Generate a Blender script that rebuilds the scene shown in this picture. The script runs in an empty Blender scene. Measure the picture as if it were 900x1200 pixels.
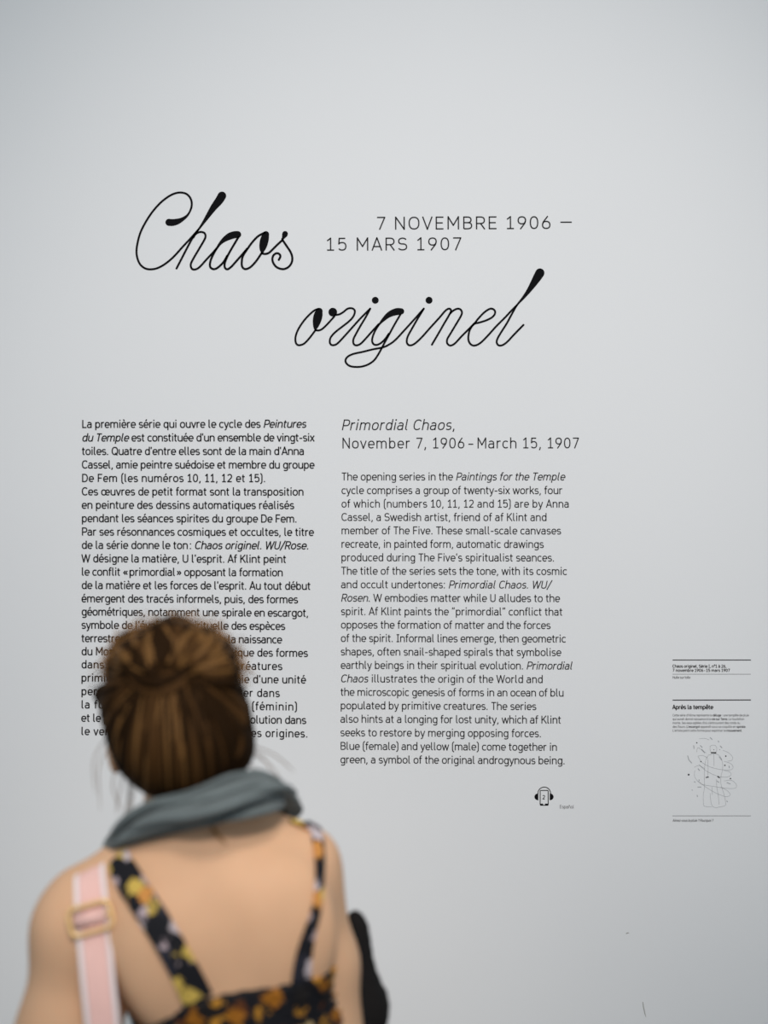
import bpy, bmesh, math, random
import numpy as np
from mathutils import Vector, Matrix
from mathutils.bvhtree import BVHTree

random.seed(7)
SC = bpy.context.scene
COL = SC.collection
R = math.radians

# ------------------------------------------------------------------ camera
F_PX = 50.0 / 36.0 * 1200.0          # focal length in pixels of the 900x1200 frame
CAM_Z = 1.75                          # eye height of the photographer
WALL_D = 3.0                          # distance from the camera to the wall (wall face is y = 0)
cam_d = bpy.data.cameras.new('camera')
cam_d.sensor_fit = 'VERTICAL'
cam_d.sensor_width = 27.0
cam_d.sensor_height = 36.0
cam_d.lens = 50.0
cam_d.clip_start = 0.05
cam_d.dof.use_dof = True
cam_d.dof.focus_distance = WALL_D
cam_d.dof.aperture_fstop = 1.9
cam = bpy.data.objects.new('camera', cam_d)
cam.location = (0, -WALL_D, CAM_Z)
cam.rotation_euler = (R(90), 0, 0)
COL.objects.link(cam)
SC.camera = cam

# ------------------------------------------------------------------ world, lamps, exposure
world = bpy.data.worlds.new('gallery_ambient')
SC.world = world
world.use_nodes = True
wb = world.node_tree.nodes['Background']
wb.inputs['Color'].default_value = (0.80, 0.92, 1.0, 1)
wb.inputs['Strength'].default_value = 0.51


def lamp(name, kind, loc, aim, energy, color, **kw):
    d = bpy.data.lights.new(name, kind)
    d.energy = energy
    d.color = color
    for k, v in kw.items():
        setattr(d, k, v)
    o = bpy.data.objects.new(name, d)
    COL.objects.link(o)
    o.location = loc
    o.rotation_euler = (Vector(aim) - Vector(loc)).to_track_quat('-Z', 'Y').to_euler()
    return o


lamp('added_spot_light', 'SPOT', (0.25, -4.4, 3.5), (0.10, 0, 1.80), 480, (1.0, 0.945, 0.915),
     spot_size=R(44), spot_blend=1.0, shadow_soft_size=0.15)  # unseen spot, added for the wall's bright centre and dimmer edges
lamp('added_spot_light', 'SPOT', (0.15, -3.5, 3.8), (-0.24, -1.25, 1.42), 172, (1.0, 0.92, 0.84),
     spot_size=R(27), spot_blend=1.0, shadow_soft_size=0.25)  # unseen spot, added to brighten the visitor from behind

SC.view_settings.view_transform = 'Standard'
SC.view_settings.look = 'None'
SC.view_settings.exposure = 0.0
SC.view_settings.gamma = 1.0
SC.view_settings.use_curve_mapping = False


# ------------------------------------------------------------------ helpers
def W(px, py, d=WALL_D):
    """measured point of the photo -> metres, for something standing d metres from the camera"""
    return Vector(((px - 450) * d / F_PX, d - WALL_D, CAM_Z - (py - 600) * d / F_PX))


def mat(name, color, rough=0.6, spec=0.3, bump=0.0, bscale=200, var=0.0, vscale=8, sheen=0.0, metal=0.0, sss=0.0):
    m = bpy.data.materials.new(name)
    m.use_nodes = True
    nt = m.node_tree
    b = nt.nodes['Principled BSDF']
    b.inputs['Base Color'].default_value = (*color, 1)
    b.inputs['Roughness'].default_value = rough
    b.inputs['Specular IOR Level'].default_value = spec
    b.inputs['Metallic'].default_value = metal
    if sheen:
        b.inputs['Sheen Weight'].default_value = sheen
    if sss:
        b.inputs['Subsurface Weight'].default_value = sss
        b.inputs['Subsurface Radius'].default_value = (1.0, 0.35, 0.2)
        b.inputs['Subsurface Scale'].default_value = 0.012
    tc = nt.nodes.new('ShaderNodeTexCoord')
    if var:
        n = nt.nodes.new('ShaderNodeTexNoise')
        n.inputs['Scale'].default_value = vscale
        n.inputs['Detail'].default_value = 4
        nt.links.new(tc.outputs['Object'], n.inputs['Vector'])
        r = nt.nodes.new('ShaderNodeValToRGB')
        r.color_ramp.elements[0].position = 0.3
        r.color_ramp.elements[1].position = 0.7
        r.color_ramp.elements[0].color = (*[c * (1 - var) for c in color], 1)
        r.color_ramp.elements[1].color = (*[min(1, c * (1 + var)) for c in color], 1)
        nt.links.new(n.outputs['Fac'], r.inputs['Fac'])
        nt.links.new(r.outputs['Color'], b.inputs['Base Color'])
    if bump:
        n2 = nt.nodes.new('ShaderNodeTexNoise')
        n2.inputs['Scale'].default_value = bscale
        n2.inputs['Detail'].default_value = 3
        nt.links.new(tc.outputs['Object'], n2.inputs['Vector'])
        bp = nt.nodes.new('ShaderNodeBump')
        bp.inputs['Strength'].default_value = bump
        bp.inputs['Distance'].default_value = 0.002
        nt.links.new(n2.outputs['Fac'], bp.inputs['Height'])
        nt.links.new(bp.outputs['Normal'], b.inputs['Normal'])
    return m


def floral(name, scale, cols, thresh, seed, rough=0.75):
    """black cloth printed with flowers: warped Voronoi cells, some of them coloured petals"""
    m = bpy.data.materials.new(name)
    m.use_nodes = True
    nt = m.node_tree
    b = nt.nodes['Principled BSDF']
    b.inputs['Roughness'].default_value = rough
    b.inputs['Specular IOR Level'].default_value = 0.2
    tc = nt.nodes.new('ShaderNodeTexCoord')
    mp = nt.nodes.new('ShaderNodeMapping')
    mp.inputs['Location'].default_value = seed
    nt.links.new(tc.outputs['Object'], mp.inputs['Vector'])
    nz = nt.nodes.new('ShaderNodeTexNoise')
    nz.inputs['Scale'].default_value = scale * 2.2
    nz.inputs['Detail'].default_value = 2
    nt.links.new(mp.outputs['Vector'], nz.inputs['Vector'])
    mx = nt.nodes.new('ShaderNodeVectorMath')
    mx.operation = 'SCALE'
    mx.inputs['Scale'].default_value = 0.9 / scale
    nt.links.new(nz.outputs['Color'], mx.inputs[0])
    ad = nt.nodes.new('ShaderNodeVectorMath')
    ad.operation = 'ADD'
    nt.links.new(mp.outputs['Vector'], ad.inputs[0])
    nt.links.new(mx.outputs['Vector'], ad.inputs[1])
    vo = nt.nodes.new('ShaderNodeTexVoronoi')
    vo.inputs['Scale'].default_value = scale
    nt.links.new(ad.outputs['Vector'], vo.inputs['Vector'])
    sep = nt.nodes.new('ShaderNodeSeparateColor')
    nt.links.new(vo.outputs['Color'], sep.inputs['Color'])
    ramp = nt.nodes.new('ShaderNodeValToRGB')
    cr = ramp.color_ramp
    cr.interpolation = 'CONSTANT'
    for i, (p, c) in enumerate(cols):
        e = cr.elements[i] if i < 2 else cr.elements.new(p)
        e.position = p
        e.color = (*c, 1)
    nt.links.new(sep.outputs['Red'], ramp.inputs['Fac'])
    dr = nt.nodes.new('ShaderNodeValToRGB')
    dr.color_ramp.elements[0].position = thresh
    dr.color_ramp.elements[0].color = (1, 1, 1, 1)
    dr.color_ramp.elements[1].position = thresh + 0.12
    dr.color_ramp.elements[1].color = (0, 0, 0, 1)
    nt.links.new(vo.outputs['Distance'], dr.inputs['Fac'])
    mixn = nt.nodes.new('ShaderNodeMix')
    mixn.data_type = 'RGBA'
    mixn.inputs[6].default_value = (0.008, 0.008, 0.011, 1)
    nt.links.new(dr.outputs['Color'], mixn.inputs[0])
    nt.links.new(ramp.outputs['Color'], mixn.inputs[7])
    nt.links.new(mixn.outputs[2], b.inputs['Base Color'])
    return m


def mesh_obj(name, verts, faces, m, parent=None, smooth=False, mats=None, midx=None):
    me = bpy.data.meshes.new(name)
    off = parent_world(parent)
    me.from_pydata([tuple(Vector(v) - off) for v in verts], [], [tuple(f) for f in faces])
    for mm in (mats or [m]):
        me.materials.append(mm)
    if midx is not None:
        me.polygons.foreach_set('material_index', midx)
    if smooth:
        me.polygons.foreach_set('use_smooth', [True] * len(me.polygons))
    me.update()
    o = bpy.data.objects.new(name, me)
    COL.objects.link(o)
    if parent:
        o.parent = parent
    return o


def parent_world(p):
    v = Vector((0, 0, 0))
    while p:
        v = v + Vector(p.location)
        p = p.parent
    return v


def tag(o, label=None, cat=None, group=None, kind=None):
    if label: o['label'] = label
    if cat: o['category'] = cat
    if group: o['group'] = group
    if kind: o['kind'] = kind
    return o


def thing(name, label, cat, loc, group=None):
    o = bpy.data.objects.new(name, None)
    o.empty_display_size = 0.05
    COL.objects.link(o)
    o.location = loc
    return tag(o, label, cat, group)


def box(x0, x1, y0, y1, z0, z1):
    v = [(x, y, z) for x in (x0, x1) for y in (y0, y1) for z in (z0, z1)]
    f = [(0, 1, 3, 2), (4, 6, 7, 5), (0, 4, 5, 1), (2, 3, 7, 6), (0, 2, 6, 4), (1, 5, 7, 3)]
    return v, f


class MB:
    def __init__(s):
        s.v, s.f, s.mi = [], [], []

    def add(s, v, f, mi=0):
        n = len(s.v)
        s.v += [Vector(q) for q in v]
        s.f += [tuple(i + n for i in q) for q in f]
        s.mi += [mi] * len(f)

    def tube(s, pts, rads, seg=8, flat=1.0, nrm=None, mi=0, caps=True):
        pts = [Vector(p) for p in pts]
        n = len(pts)
        if not hasattr(rads, '__len__'):
            rads = [rads] * n
        v, f = [], []
        prev = None
        for i, p in enumerate(pts):
            t = (pts[min(i + 1, n - 1)] - pts[max(i - 1, 0)]).normalized()
            ref = nrm[i] if nrm else (prev if prev is not None else (Vector((0, 0, 1)) if abs(t.z) < .9 else Vector((1, 0, 0))))
            a = (ref - t * ref.dot(t)).normalized()
            prev = a
            b = t.cross(a)
            for k in range(seg):
                th = 2 * math.pi * k / seg
                v.append(p + a * (math.cos(th) * rads[i] * flat) + b * (math.sin(th) * rads[i]))
        for i in range(n - 1):
            for k in range(seg):
                k2 = (k + 1) % seg
                f.append((i * seg + k, i * seg + k2, (i + 1) * seg + k2, (i + 1) * seg + k))
        if caps:
            f.append(tuple(range(seg))[::-1])
            f.append(tuple((n - 1) * seg + k for k in range(seg)))
        s.add(v, f, mi)

    def build(s, name, m, parent=None, smooth=True, mats=None):
        return mesh_obj(name, s.v, s.f, m, parent, smooth, mats, s.mi if mats else None)


def crom(P, sub=6):
    """Catmull-Rom through tuples of any length"""
    P = [np.array(p, float) for p in P]
    out = []
    for i in range(len(P) - 1):
        p0, p1, p2, p3 = P[max(i - 1, 0)], P[i], P[i + 1], P[min(i + 2, len(P) - 1)]
        for k in range(sub):
            t = k / sub
            out.append(0.5 * ((2 * p1) + (-p0 + p2) * t + (2 * p0 - 5 * p1 + 4 * p2 - p3) * t * t + (-p0 + 3 * p1 - 3 * p2 + p3) * t ** 3))
    out.append(P[-1])
    return out


# ------------------------------------------------------------------ materials
M_WALL = mat('matt_wall_paint', (0.80, 0.80, 0.80), 0.9, 0.1, bump=0.06, bscale=350, var=0.006, vscale=2)
M_FLOOR = mat('grey_screed', (0.16, 0.165, 0.17), 0.7, 0.2, bump=0.05, bscale=60, var=0.06, vscale=3)
M_INK = mat('black_vinyl', (0.009, 0.009, 0.010), 0.9, 0.0)
M_INK_SOFT = mat('charcoal_vinyl', (0.035, 0.035, 0.037), 0.9, 0.0)
M_INK_GREY = mat('grey_print', (0.16, 0.16, 0.165), 0.7, 0.2)
M_INK_PALE = mat('pale_grey_print', (0.42, 0.43, 0.44), 0.8, 0.1)

# ------------------------------------------------------------------ setting
tag(mesh_obj('wall_back', *box(-4.0, 4.0, 0.0, 0.15, 0, 4.2), M_WALL), kind='structure')
tag(mesh_obj('floor', *box(-4.0, 4.0, -6.0, 0.0, -0.1, 0), M_FLOOR), kind='structure')

# ------------------------------------------------------------------ lettering
INK_Y = -0.0006


def wall_pt(px, py, y=INK_Y):
    p = W(px, py)
    return Vector((p.x, y, p.z))


def ribbon(mb, pts, ws, closed=False, cap=False, y=INK_Y):
    """flat stroke on the wall: pts in photo pixels, ws its widths in pixels"""
    pts = [np.array(p[:2], float) for p in pts]
    n = len(pts)
    if not closed and not cap:                     # break the stroke at sharp corners so that its stems keep their width
        for i in range(1, n - 1):
            d1, d2 = pts[i] - pts[i - 1], pts[i + 1] - pts[i]
            l1, l2 = np.hypot(*d1), np.hypot(*d2)
            if l1 > 1e-6 and l2 > 1e-6 and d1.dot(d2) / (l1 * l2) < 0.4:
                w0 = ws if not hasattr(ws, '__len__') else ws[i]
                e1 = pts[i] + d1 / l1 * w0 * 0.35
                e2 = pts[i] - d2 / l2 * w0 * 0.35
                sub = (lambda a, b: ws if not hasattr(ws, '__len__') else ws[a:b])
                ribbon(mb, pts[:i] + [e1], sub(0, i + 1), y=y)
                ribbon(mb, [e2] + pts[i + 1:], sub(i, n), y=y)
                return
    if not hasattr(ws, '__len__'):
        ws = [ws] * n
    v, f = [], []
    for i in range(n):
        if closed:
            a, b, c = pts[i - 1], pts[i], pts[(i + 1) % n]
        else:
            a, b, c = pts[max(i - 1, 0)], pts[i], pts[min(i + 1, n - 1)]
        d1, d2 = b - a, c - b
        l1, l2 = np.hypot(*d1), np.hypot(*d2)
        d1 = d1 / l1 if l1 > 1e-9 else d2 / max(l2, 1e-9)
        d2 = d2 / l2 if l2 > 1e-9 else d1
        t = d1 + d2
        tl = np.hypot(*t)
        t = t / tl if tl > 1e-6 else d1
        k = 1.0 / max(0.55, t.dot(d1))
        nn = np.array([-t[1], t[0]]) * ws[i] * 0.5 * k
        v.append(wall_pt(*(b + nn), y))
        v.append(wall_pt(*(b - nn), y))
    m = n if closed else n - 1
    for i in range(m):
        j = (i + 1) % n
        f.append((2 * i, 2 * i + 1, 2 * j + 1, 2 * j))
    mb.add(v, f)
    if cap:                                        # round ends
        for i, j in ((0, 1), (n - 1, n - 2)):
            d = pts[i] - pts[j]
            d = d / max(np.hypot(*d), 1e-9)
            q = np.array([-d[1], d[0]])
            r = ws[i] / 2
            arc = [pts[i] + q * (r * math.cos(R(k))) + d * (r * math.sin(R(k))) for k in range(0, 181, 12)]
            mb.add([wall_pt(*p, y) for p in arc], [tuple(range(len(arc)))])


def disc(mb, c, r, y=INK_Y, ry=None, seg=20):
    ry = ry or r
    mb.add([wall_pt(c[0] + r * math.cos(2 * math.pi * k / seg), c[1] + ry * math.sin(2 * math.pi * k / seg), y)
            for k in range(seg)], [tuple(range(seg))])


# ---- a monoline grotesque drawn stroke by stroke; cap height 10, x height 7.3
def A(cx, cy, rx, ry, a0, a1, p=2.35):
    n = max(3, int(abs(a1 - a0) / 18))
    out = []
    for k in range(n + 1):
        a = R(a0 + (a1 - a0) * k / n)
        c, s = math.cos(a), math.sin(a)
        out.append((cx + rx * math.copysign(abs(c) ** (2 / p), c), cy + ry * math.copysign(abs(s) ** (2 / p), s)))
    return out


def O(cx, cy, rx, ry):
    return A(cx, cy, rx, ry, 0, 360)[:-1] + ['closed']


def dot(x, y, s=0.72):
    return [(x, y - s), (x, y + s), 'dot']


G = {}
G['a'] = (6.5, [A(3.0, 5.0, 2.1, 1.8, 150, 90) + A(2.9, 4.9, 2.3, 1.9, 90, 0) + [(5.2, 0)],
                [(5.2, 4.2), (2.6, 4.2)] + A(2.6, 2.35, 1.9, 1.85, 90, 270) + A(2.9, 2.6, 2.3, 2.1, 270, 350)])
G['b'] = (7.0, [[(1.1, 0), (1.1, 10.3)], O(3.5, 3.65, 2.4, 3.15)])
G['c'] = (5.9, [A(3.4, 3.65, 2.6, 3.15, 48, 312)])
G['d'] = (7.0, [[(5.9, 0), (5.9, 10.3)], O(3.5, 3.65, 2.4, 3.15)])
G['e'] = (6.6, [[(0.9, 3.6), (5.9, 3.6)] + A(3.4, 3.65, 2.55, 3.15, 5, 315)])
G['f'] = (4.1, [A(3.3, 8.3, 1.6, 1.6, 70, 180) + [(1.7, 0)], [(0.2, 6.8), (3.7, 6.8)]])
G['g'] = (7.0, [O(3.5, 3.65, 2.4, 3.15), [(5.9, 7.3), (5.9, -0.6)] + A(3.5, -0.6, 2.4, 1.8, 0, -145)])
G['h'] = (7.0, [[(1.1, 0), (1.1, 10.3)], A(3.5, 4.5, 2.4, 2.3, 180, 0) + [(5.9, 0)]])
G['i'] = (2.9, [[(1.4, 0), (1.4, 7.3)], dot(1.4, 9.5)])
G['j'] = (2.9, [[(1.4, 7.3), (1.4, -1.2)] + A(0.2, -1.2, 1.2, 1.3, 0, -90), dot(1.4, 9.5)])
G['k'] = (6.1, [[(1.1, 0), (1.1, 10.3)], [(5.5, 7.3), (1.2, 3.1)], [(2.7, 4.6), (5.8, 0)]])
G['l'] = (3.5, [[(1.2, 10.3), (1.2, 2.0)] + A(2.6, 2.0, 1.4, 1.5, 180, 275)])
G['m'] = (10.8, [[(1.1, 0), (1.1, 7.3)], A(3.2, 4.6, 2.1, 2.2, 180, 0) + [(5.3, 0)], A(7.4, 4.6, 2.1, 2.2, 180, 0) + [(9.5, 0)]])
G['n'] = (7.0, [[(1.1, 0), (1.1, 7.3)], A(3.5, 4.5, 2.4, 2.3, 180, 0) + [(5.9, 0)]])
G['o'] = (6.9, [O(3.45, 3.65, 2.6, 3.15)])
G['p'] = (7.0, [[(1.1, -2.9), (1.1, 7.3)], O(3.5, 3.65, 2.4, 3.15)])
G['q'] = (7.0, [[(5.9, -2.9), (5.9, 7.3)], O(3.5, 3.65, 2.4, 3.15)])
G['r'] = (4.6, [[(1.1, 0), (1.1, 7.3)], A(3.5, 4.5, 2.4, 2.3, 180, 75)])
G['s'] = (5.8, [A(2.9, 5.2, 2.0, 1.6, 30, 90) + A(2.9, 5.2, 2.0, 1.55, 108, 250) + A(2.9, 2.1, 2.15, 1.6, 70, -150)])
G['t'] = (4.3, [[(1.7, 9.3), (1.7, 2.1)] + A(3.2, 2.1, 1.5, 1.6, 180, 280), [(0.2, 6.8), (3.8, 6.8)]])
G['u'] = (7.0, [[(1.1, 7.3), (1.1, 2.8)] + A(3.5, 2.8, 2.4, 2.3, 180, 360), [(5.9, 7.3), (5.9, 0)]])
G['v'] = (6.0, [[(0.4, 7.3), (3.0, 0.2), (5.6, 7.3)]])
G['w'] = (9.0, [[(0.4, 7.3), (2.5, 0.2), (4.5, 7.0), (6.5, 0.2), (8.6, 7.3)]])
G['x'] = (5.9, [[(0.5, 7.3), (5.4, 0)], [(5.4, 7.3), (0.5, 0)]])
G['y'] = (6.0, [[(0.4, 7.3), (3.0, 0.3)], [(5.6, 7.3), (2.6, -1.6), (1.8, -2.4), (0.8, -2.4)]])
G['z'] = (5.8, [[(0.7, 6.8), (5.1, 6.8), (0.7, 0.5), (5.3, 0.5)]])
G['œ'] = (11.2, [O(3.45, 3.65, 2.6, 3.15), [(6.0, 3.6), (10.5, 3.6)] + A(8.2, 3.65, 2.3, 3.15, 5, 315)])
G['A'] = (7.4, [[(0.4, 0), (3.7, 9.9), (7.0, 0)], [(1.5, 3.1), (5.9, 3.1)]])
G['B'] = (7.4, [[(1.2, 0.5), (1.2, 9.5), (3.8, 9.5)] + A(3.8, 7.35, 2.3, 2.15, 90, -90) + [(1.2, 5.2)], [(3.8, 5.2)] + A(3.8, 2.85, 2.7, 2.35, 90, -90) + [(1.2, 0.5)]])
G['C'] = (7.6, [A(4.2, 5, 3.3, 4.5, 42, 318)])
G['D'] = (8.0, [[(3.6, 0.5), (1.2, 0.5), (1.2, 9.5), (3.6, 9.5)] + A(3.6, 5.0, 3.4, 4.5, 90, -90)])
G['E'] = (6.8, [[(6.1, 0.5), (1.2, 0.5), (1.2, 9.5), (6.1, 9.5)], [(1.2, 5.1), (5.6, 5.1)]])
G['F'] = (6.4, [[(1.2, 0), (1.2, 9.5), (6.0, 9.5)], [(1.2, 4.9), (5.4, 4.9)]])
G['H'] = (8.0, [[(1.2, 0), (1.2, 10)], [(6.8, 0), (6.8, 10)], [(1.2, 5.1), (6.8, 5.1)]])
G['I'] = (4.6, [[(2.3, 0.5), (2.3, 9.5)], [(0.6, 0.5), (4.0, 0.5)], [(0.6, 9.5), (4.0, 9.5)]])
G['K'] = (7.4, [[(1.2, 0), (1.2, 10)], [(6.6, 10), (1.4, 4.1)], [(3.0, 5.9), (7.0, 0)]])
G['L'] = (6.2, [[(1.2, 10), (1.2, 0.5), (5.9, 0.5)]])
G['M'] = (9.4, [[(1.2, 0), (1.2, 9.8), (4.7, 3.2), (8.2, 9.8), (8.2, 0)]])
G['N'] = (8.2, [[(1.2, 0), (1.2, 9.7), (7.0, 0.3), (7.0, 10)]])
G['O'] = (8.4, [O(4.2, 5, 3.3, 4.5)])
G['P'] = (7.0, [[(1.2, 0), (1.2, 9.5), (3.9, 9.5)] + A(3.9, 6.9, 2.6, 2.6, 90, -90) + [(1.2, 4.3)]])
G['Q'] = (8.4, [O(4.2, 5, 3.3, 4.5), [(4.6, 2.6), (7.4, -0.4)]])
G['R'] = (7.4, [[(1.2, 0), (1.2, 9.5), (3.9, 9.5)] + A(3.9, 7.0, 2.6, 2.5, 90, -90) + [(1.2, 4.5)], [(3.9, 4.5), (6.8, 0)]])
G['S'] = (7.0, [A(3.5, 7.2, 2.6, 2.3, 25, 90) + A(3.5, 7.2, 2.6, 2.2, 108, 255) + A(3.5, 2.8, 2.8, 2.3, 75, -155)])
G['T'] = (6.8, [[(3.4, 0), (3.4, 9.5)], [(0.3, 9.5), (6.5, 9.5)]])
G['U'] = (8.0, [[(1.2, 10), (1.2, 3.4)] + A(4.0, 3.4, 2.8, 2.9, 180, 360) + [(6.8, 10)]])
G['V'] = (7.2, [[(0.4, 10), (3.6, 0.2), (6.8, 10)]])
G['W'] = (10.8, [[(0.4, 10), (2.9, 0.2), (5.4, 9.5), (7.9, 0.2), (10.4, 10)]])
G['0'] = (7.0, [O(3.5, 5, 2.5, 4.5)])
G['1'] = (6.2, [[(0.9, 7.6), (3.2, 9.7), (3.2, 0.5)], [(0.8, 0.5), (5.6, 0.5)]])
G['2'] = (6.8, [A(3.3, 7.0, 2.4, 2.5, 160, -20) + [(5.2, 5.4), (0.9, 0.5), (6.0, 0.5)]])
G['5'] = (6.8, [[(5.6, 9.5), (1.5, 9.5), (1.2, 5.2)] + A(3.4, 3.4, 2.6, 2.9, 125, -145)])
G['6'] = (7.0, [O(3.5, 3.2, 2.5, 2.7), [(1.05, 3.6), (1.6, 5.6), (4.6, 10)]])
G['7'] = (6.6, [[(0.7, 9.5), (5.9, 9.5), (2.3, 0)]])
G['9'] = (7.0, [O(3.5, 6.8, 2.5, 2.7), [(5.95, 6.4), (5.4, 4.4), (2.4, 0)]])
G['.'] = (3.0, [dot(1.4, 0.7)])
G[','] = (3.0, [[(1.6, 1.3), (1.5, 0.2), (0.8, -1.6)]])
G[':'] = (3.0, [dot(1.4, 0.7), dot(1.4, 6.5)])
G["'"] = (2.4, [[(1.2, 10.2), (1.0, 7.4)]])
G['-'] = (4.8, [[(0.6, 3.9), (4.2, 3.9)]])
G['–'] = (5.0, [[(0.2, 3.9), (4.8, 3.9)]])
G['—'] = (9.0, [[(0.6, 5.2), (8.4, 5.2)]])
G['('] = (3.4, [[(3.0, 11), (1.5, 9.6), (1.1, 8.0), (1.1, 1.0), (1.5, -0.8), (3.0, -2.1)]])
G[')'] = (3.4, [[(0.4, 11), (1.9, 9.6), (2.3, 8.0), (2.3, 1.0), (1.9, -0.8), (0.4, -2.1)]])
G['/'] = (5.0, [[(0.3, -1.5), (4.7, 10.8)]])
G['«'] = (6.4, [[(2.9, 6.2), (1.0, 3.8), (2.9, 1.4)], [(5.4, 6.2), (3.5, 3.8), (5.4, 1.4)]])
G['»'] = (6.4, [[(1.0, 6.2), (2.9, 3.8), (1.0, 1.4)], [(3.5, 6.2), (5.4, 3.8), (3.5, 1.4)]])
G['“'] = (4.6, [[(0.9, 7.6), (1.4, 10.2)], [(2.8, 7.6), (3.3, 10.2)]])
G['”'] = (4.6, [[(1.5, 10.2), (1.0, 7.6)], [(3.4, 10.2), (2.9, 7.6)]])
G['°'] = (4.4, [O(2.2, 8.4, 1.4, 1.5)])
G['?'] = (6.0, [A(3.0, 7.3, 2.3, 2.2, 165, -50) + [(3.0, 4.2), (3.0, 2.9)], dot(3.0, 0.7)])
G[' '] = (3.0, [])
G['|'] = (1.1, [])           # a hair space


def acc(base, strokes):
    w, st = G[base]
    return (w, st + strokes)


G['é'] = acc('e', [[(2.7, 8.5), (4.3, 10.6)]])
G['è'] = acc('e', [[(4.1, 8.5), (2.5, 10.6)]])
G['ê'] = acc('e', [[(1.7, 8.5), (3.4, 10.5), (5.1, 8.5)]])
G['à'] = acc('a', [[(3.7, 8.5), (2.1, 10.6)]])
G['ù'] = acc('u', [[(4.3, 8.5), (2.7, 10.6)]])
G['î'] = (2.9, [[(1.4, 0), (1.4, 7.3)], [(-0.1, 8.5), (1.4, 10.4), (2.9, 8.5)]])
G['ç'] = acc('c', [[(3.4, 0.5), (3.0, -1.0), (4.0, -1.8), (2.4, -2.6)]])
G['ñ'] = acc('n', [[(1.6, 8.9), (2.6, 9.7), (4.2, 8.9), (5.2, 9.7)]])


def text_line(name, text, x0, y0, x1, y1, cap, w, m, parent, w_bold=None, words=False, wide=1.0):
    """one line of lettering on the wall. *...* is italic, _..._ bold; baseline from (x0,y0) to (x1,y1)"""
    runs, it, bo = [], False, False
    for ch in text:
        if ch == '*': it = not it
        elif ch == '_': bo = not bo
        else: runs.append((ch, it, bo))
    s = cap / 10.0
    nat = sum(G[c][0] for c, _, _ in runs) * s - 1.4 * s
    L = math.hypot(x1 - x0, y1 - y0)
    sx = min(wide, L / nat)
    extra = (L - nat * sx) / max(1, len(runs) - 1)
    ux, uy = (x1 - x0) / L, (y1 - y0) / L
    mb = MB()
    pen = -0.7 * s
    for c, ital, bold in runs:
        if words and c == ' ' and mb.v:
            mb.build('word', m, parent, smooth=False)
            mb = MB()
        adv, strokes = G[c]
        wt = (w_bold or w * 1.6) if bold else w

        def T(q):
            gx, gy = q
            a = pen + (gx * sx + (0.2 * (gy - 1.5) if ital else 0)) * s
            return (x0 + ux * a + uy * gy * s, y0 + uy * a - ux * gy * s)
        for st in strokes:
            if st[-1] == 'closed':
                ribbon(mb, [T(q) for q in st[:-1]], wt, closed=True)
            elif st[-1] == 'dot':
                ribbon(mb, [T(q) for q in st[:-1]], max(wt * 1.05, 1.25 * s))
            else:
                ribbon(mb, [T(q) for q in st], wt)
        pen += adv * s * sx + extra
    return mb.build('word' if words else name, m, parent, smooth=False)


# ---- script title, traced as brush strokes (x, y, width) in enlarged views
def zoomed(ox, oy, k, pts, w=18):
    out = []
    for p in pts:
        ww = p[2] if len(p) > 2 else w
        out.append((ox + p[0] / k, oy + p[1] / k, ww / k))
    return out


def brush(mb, pts, sub=7, cap=True):
    c = crom(pts, sub)
    ribbon(mb, c, [q[2] for q in c], cap=cap)


Z1 = lambda p, w=22: zoomed(150, 215, 9.0, p, w)
Z2 = lambda p, w=21: zoomed(240, 260, 900 / 110, p, w)
Z3 = lambda p, w=21: zoomed(340, 340, 9.0, p, w)
Z4 = lambda p, w=21: zoomed(400, 340, 9.0, p, w)
Z5 = lambda p, w=21: zoomed(470, 310, 9.0, p, w)
Z6 = lambda p, w=21: zoomed(545, 310, 9.0, p, w)

mb = MB()
brush(mb, Z1([(432, 410, 74), (470, 412, 72), (520, 402, 62), (570, 380, 42), (615, 348, 28), (645, 310, 21), (668, 255), (672, 200),
              (655, 150), (615, 110), (555, 96), (490, 107), (420, 143), (340, 207), (260, 297), (190, 402), (135, 510), (105, 610),
              (90, 710), (100, 790), (130, 855), (180, 895), (240, 906), (310, 893), (390, 850), (480, 775), (580, 665), (660, 580), (740, 490)]))
brush(mb, Z1([(991, 131, 90), (960, 182, 86), (900, 258, 68), (830, 362, 42), (770, 450, 24), (725, 510), (690, 560), (640, 650),
              (580, 765), (512, 897)]), cap=True)
brush(mb, Z1([(690, 570), (710, 538), (740, 518), (775, 512), (808, 525), (818, 560), (800, 605), (750, 690), (700, 775), (668, 835),
              (662, 870), (675, 900), (700, 908), (735, 897), (775, 862), (830, 800), (900, 725), (950, 665)]))
brush(mb, Z2([(316, 122, 66), (285, 124, 68), (240, 138, 66), (190, 168, 48), (150, 205, 30), (115, 255), (80, 315), (55, 375), (50, 425),
              (68, 448), (95, 453), (130, 435), (180, 385), (215, 325)]))
brush(mb, Z2([(322, 148), (270, 235), (225, 315), (195, 385), (190, 430), (205, 452), (225, 452), (255, 430), (300, 380), (370, 300), (405, 258)]))
brush(mb, Z2([(575, 104), (515, 135), (460, 190), (405, 265), (365, 330), (355, 380), (357, 425), (375, 448), (400, 452), (440, 432),
              (490, 380), (545, 300)]))
brush(mb, Z2([(586, 120, 62), (578, 150, 76), (569, 185, 82), (559, 230, 74), (552, 268, 52), (552, 298, 18)]))
brush(mb, Z2([(545, 300), (575, 308), (610, 300), (640, 275), (690, 225), (745, 174)]))
brush(mb, Z2([(770, 115, 54), (764, 130, 50), (752, 155, 26), (746, 172), (785, 232), (820, 285), (838, 335), (835, 385), (808, 428),
              (770, 450), (735, 452), (690, 435), (660, 400), (648, 360), (658, 322), (685, 302), (712, 307), (725, 330), (710, 364)]))
t = mb.build('script_lettering', M_INK, None, smooth=False)
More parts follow.
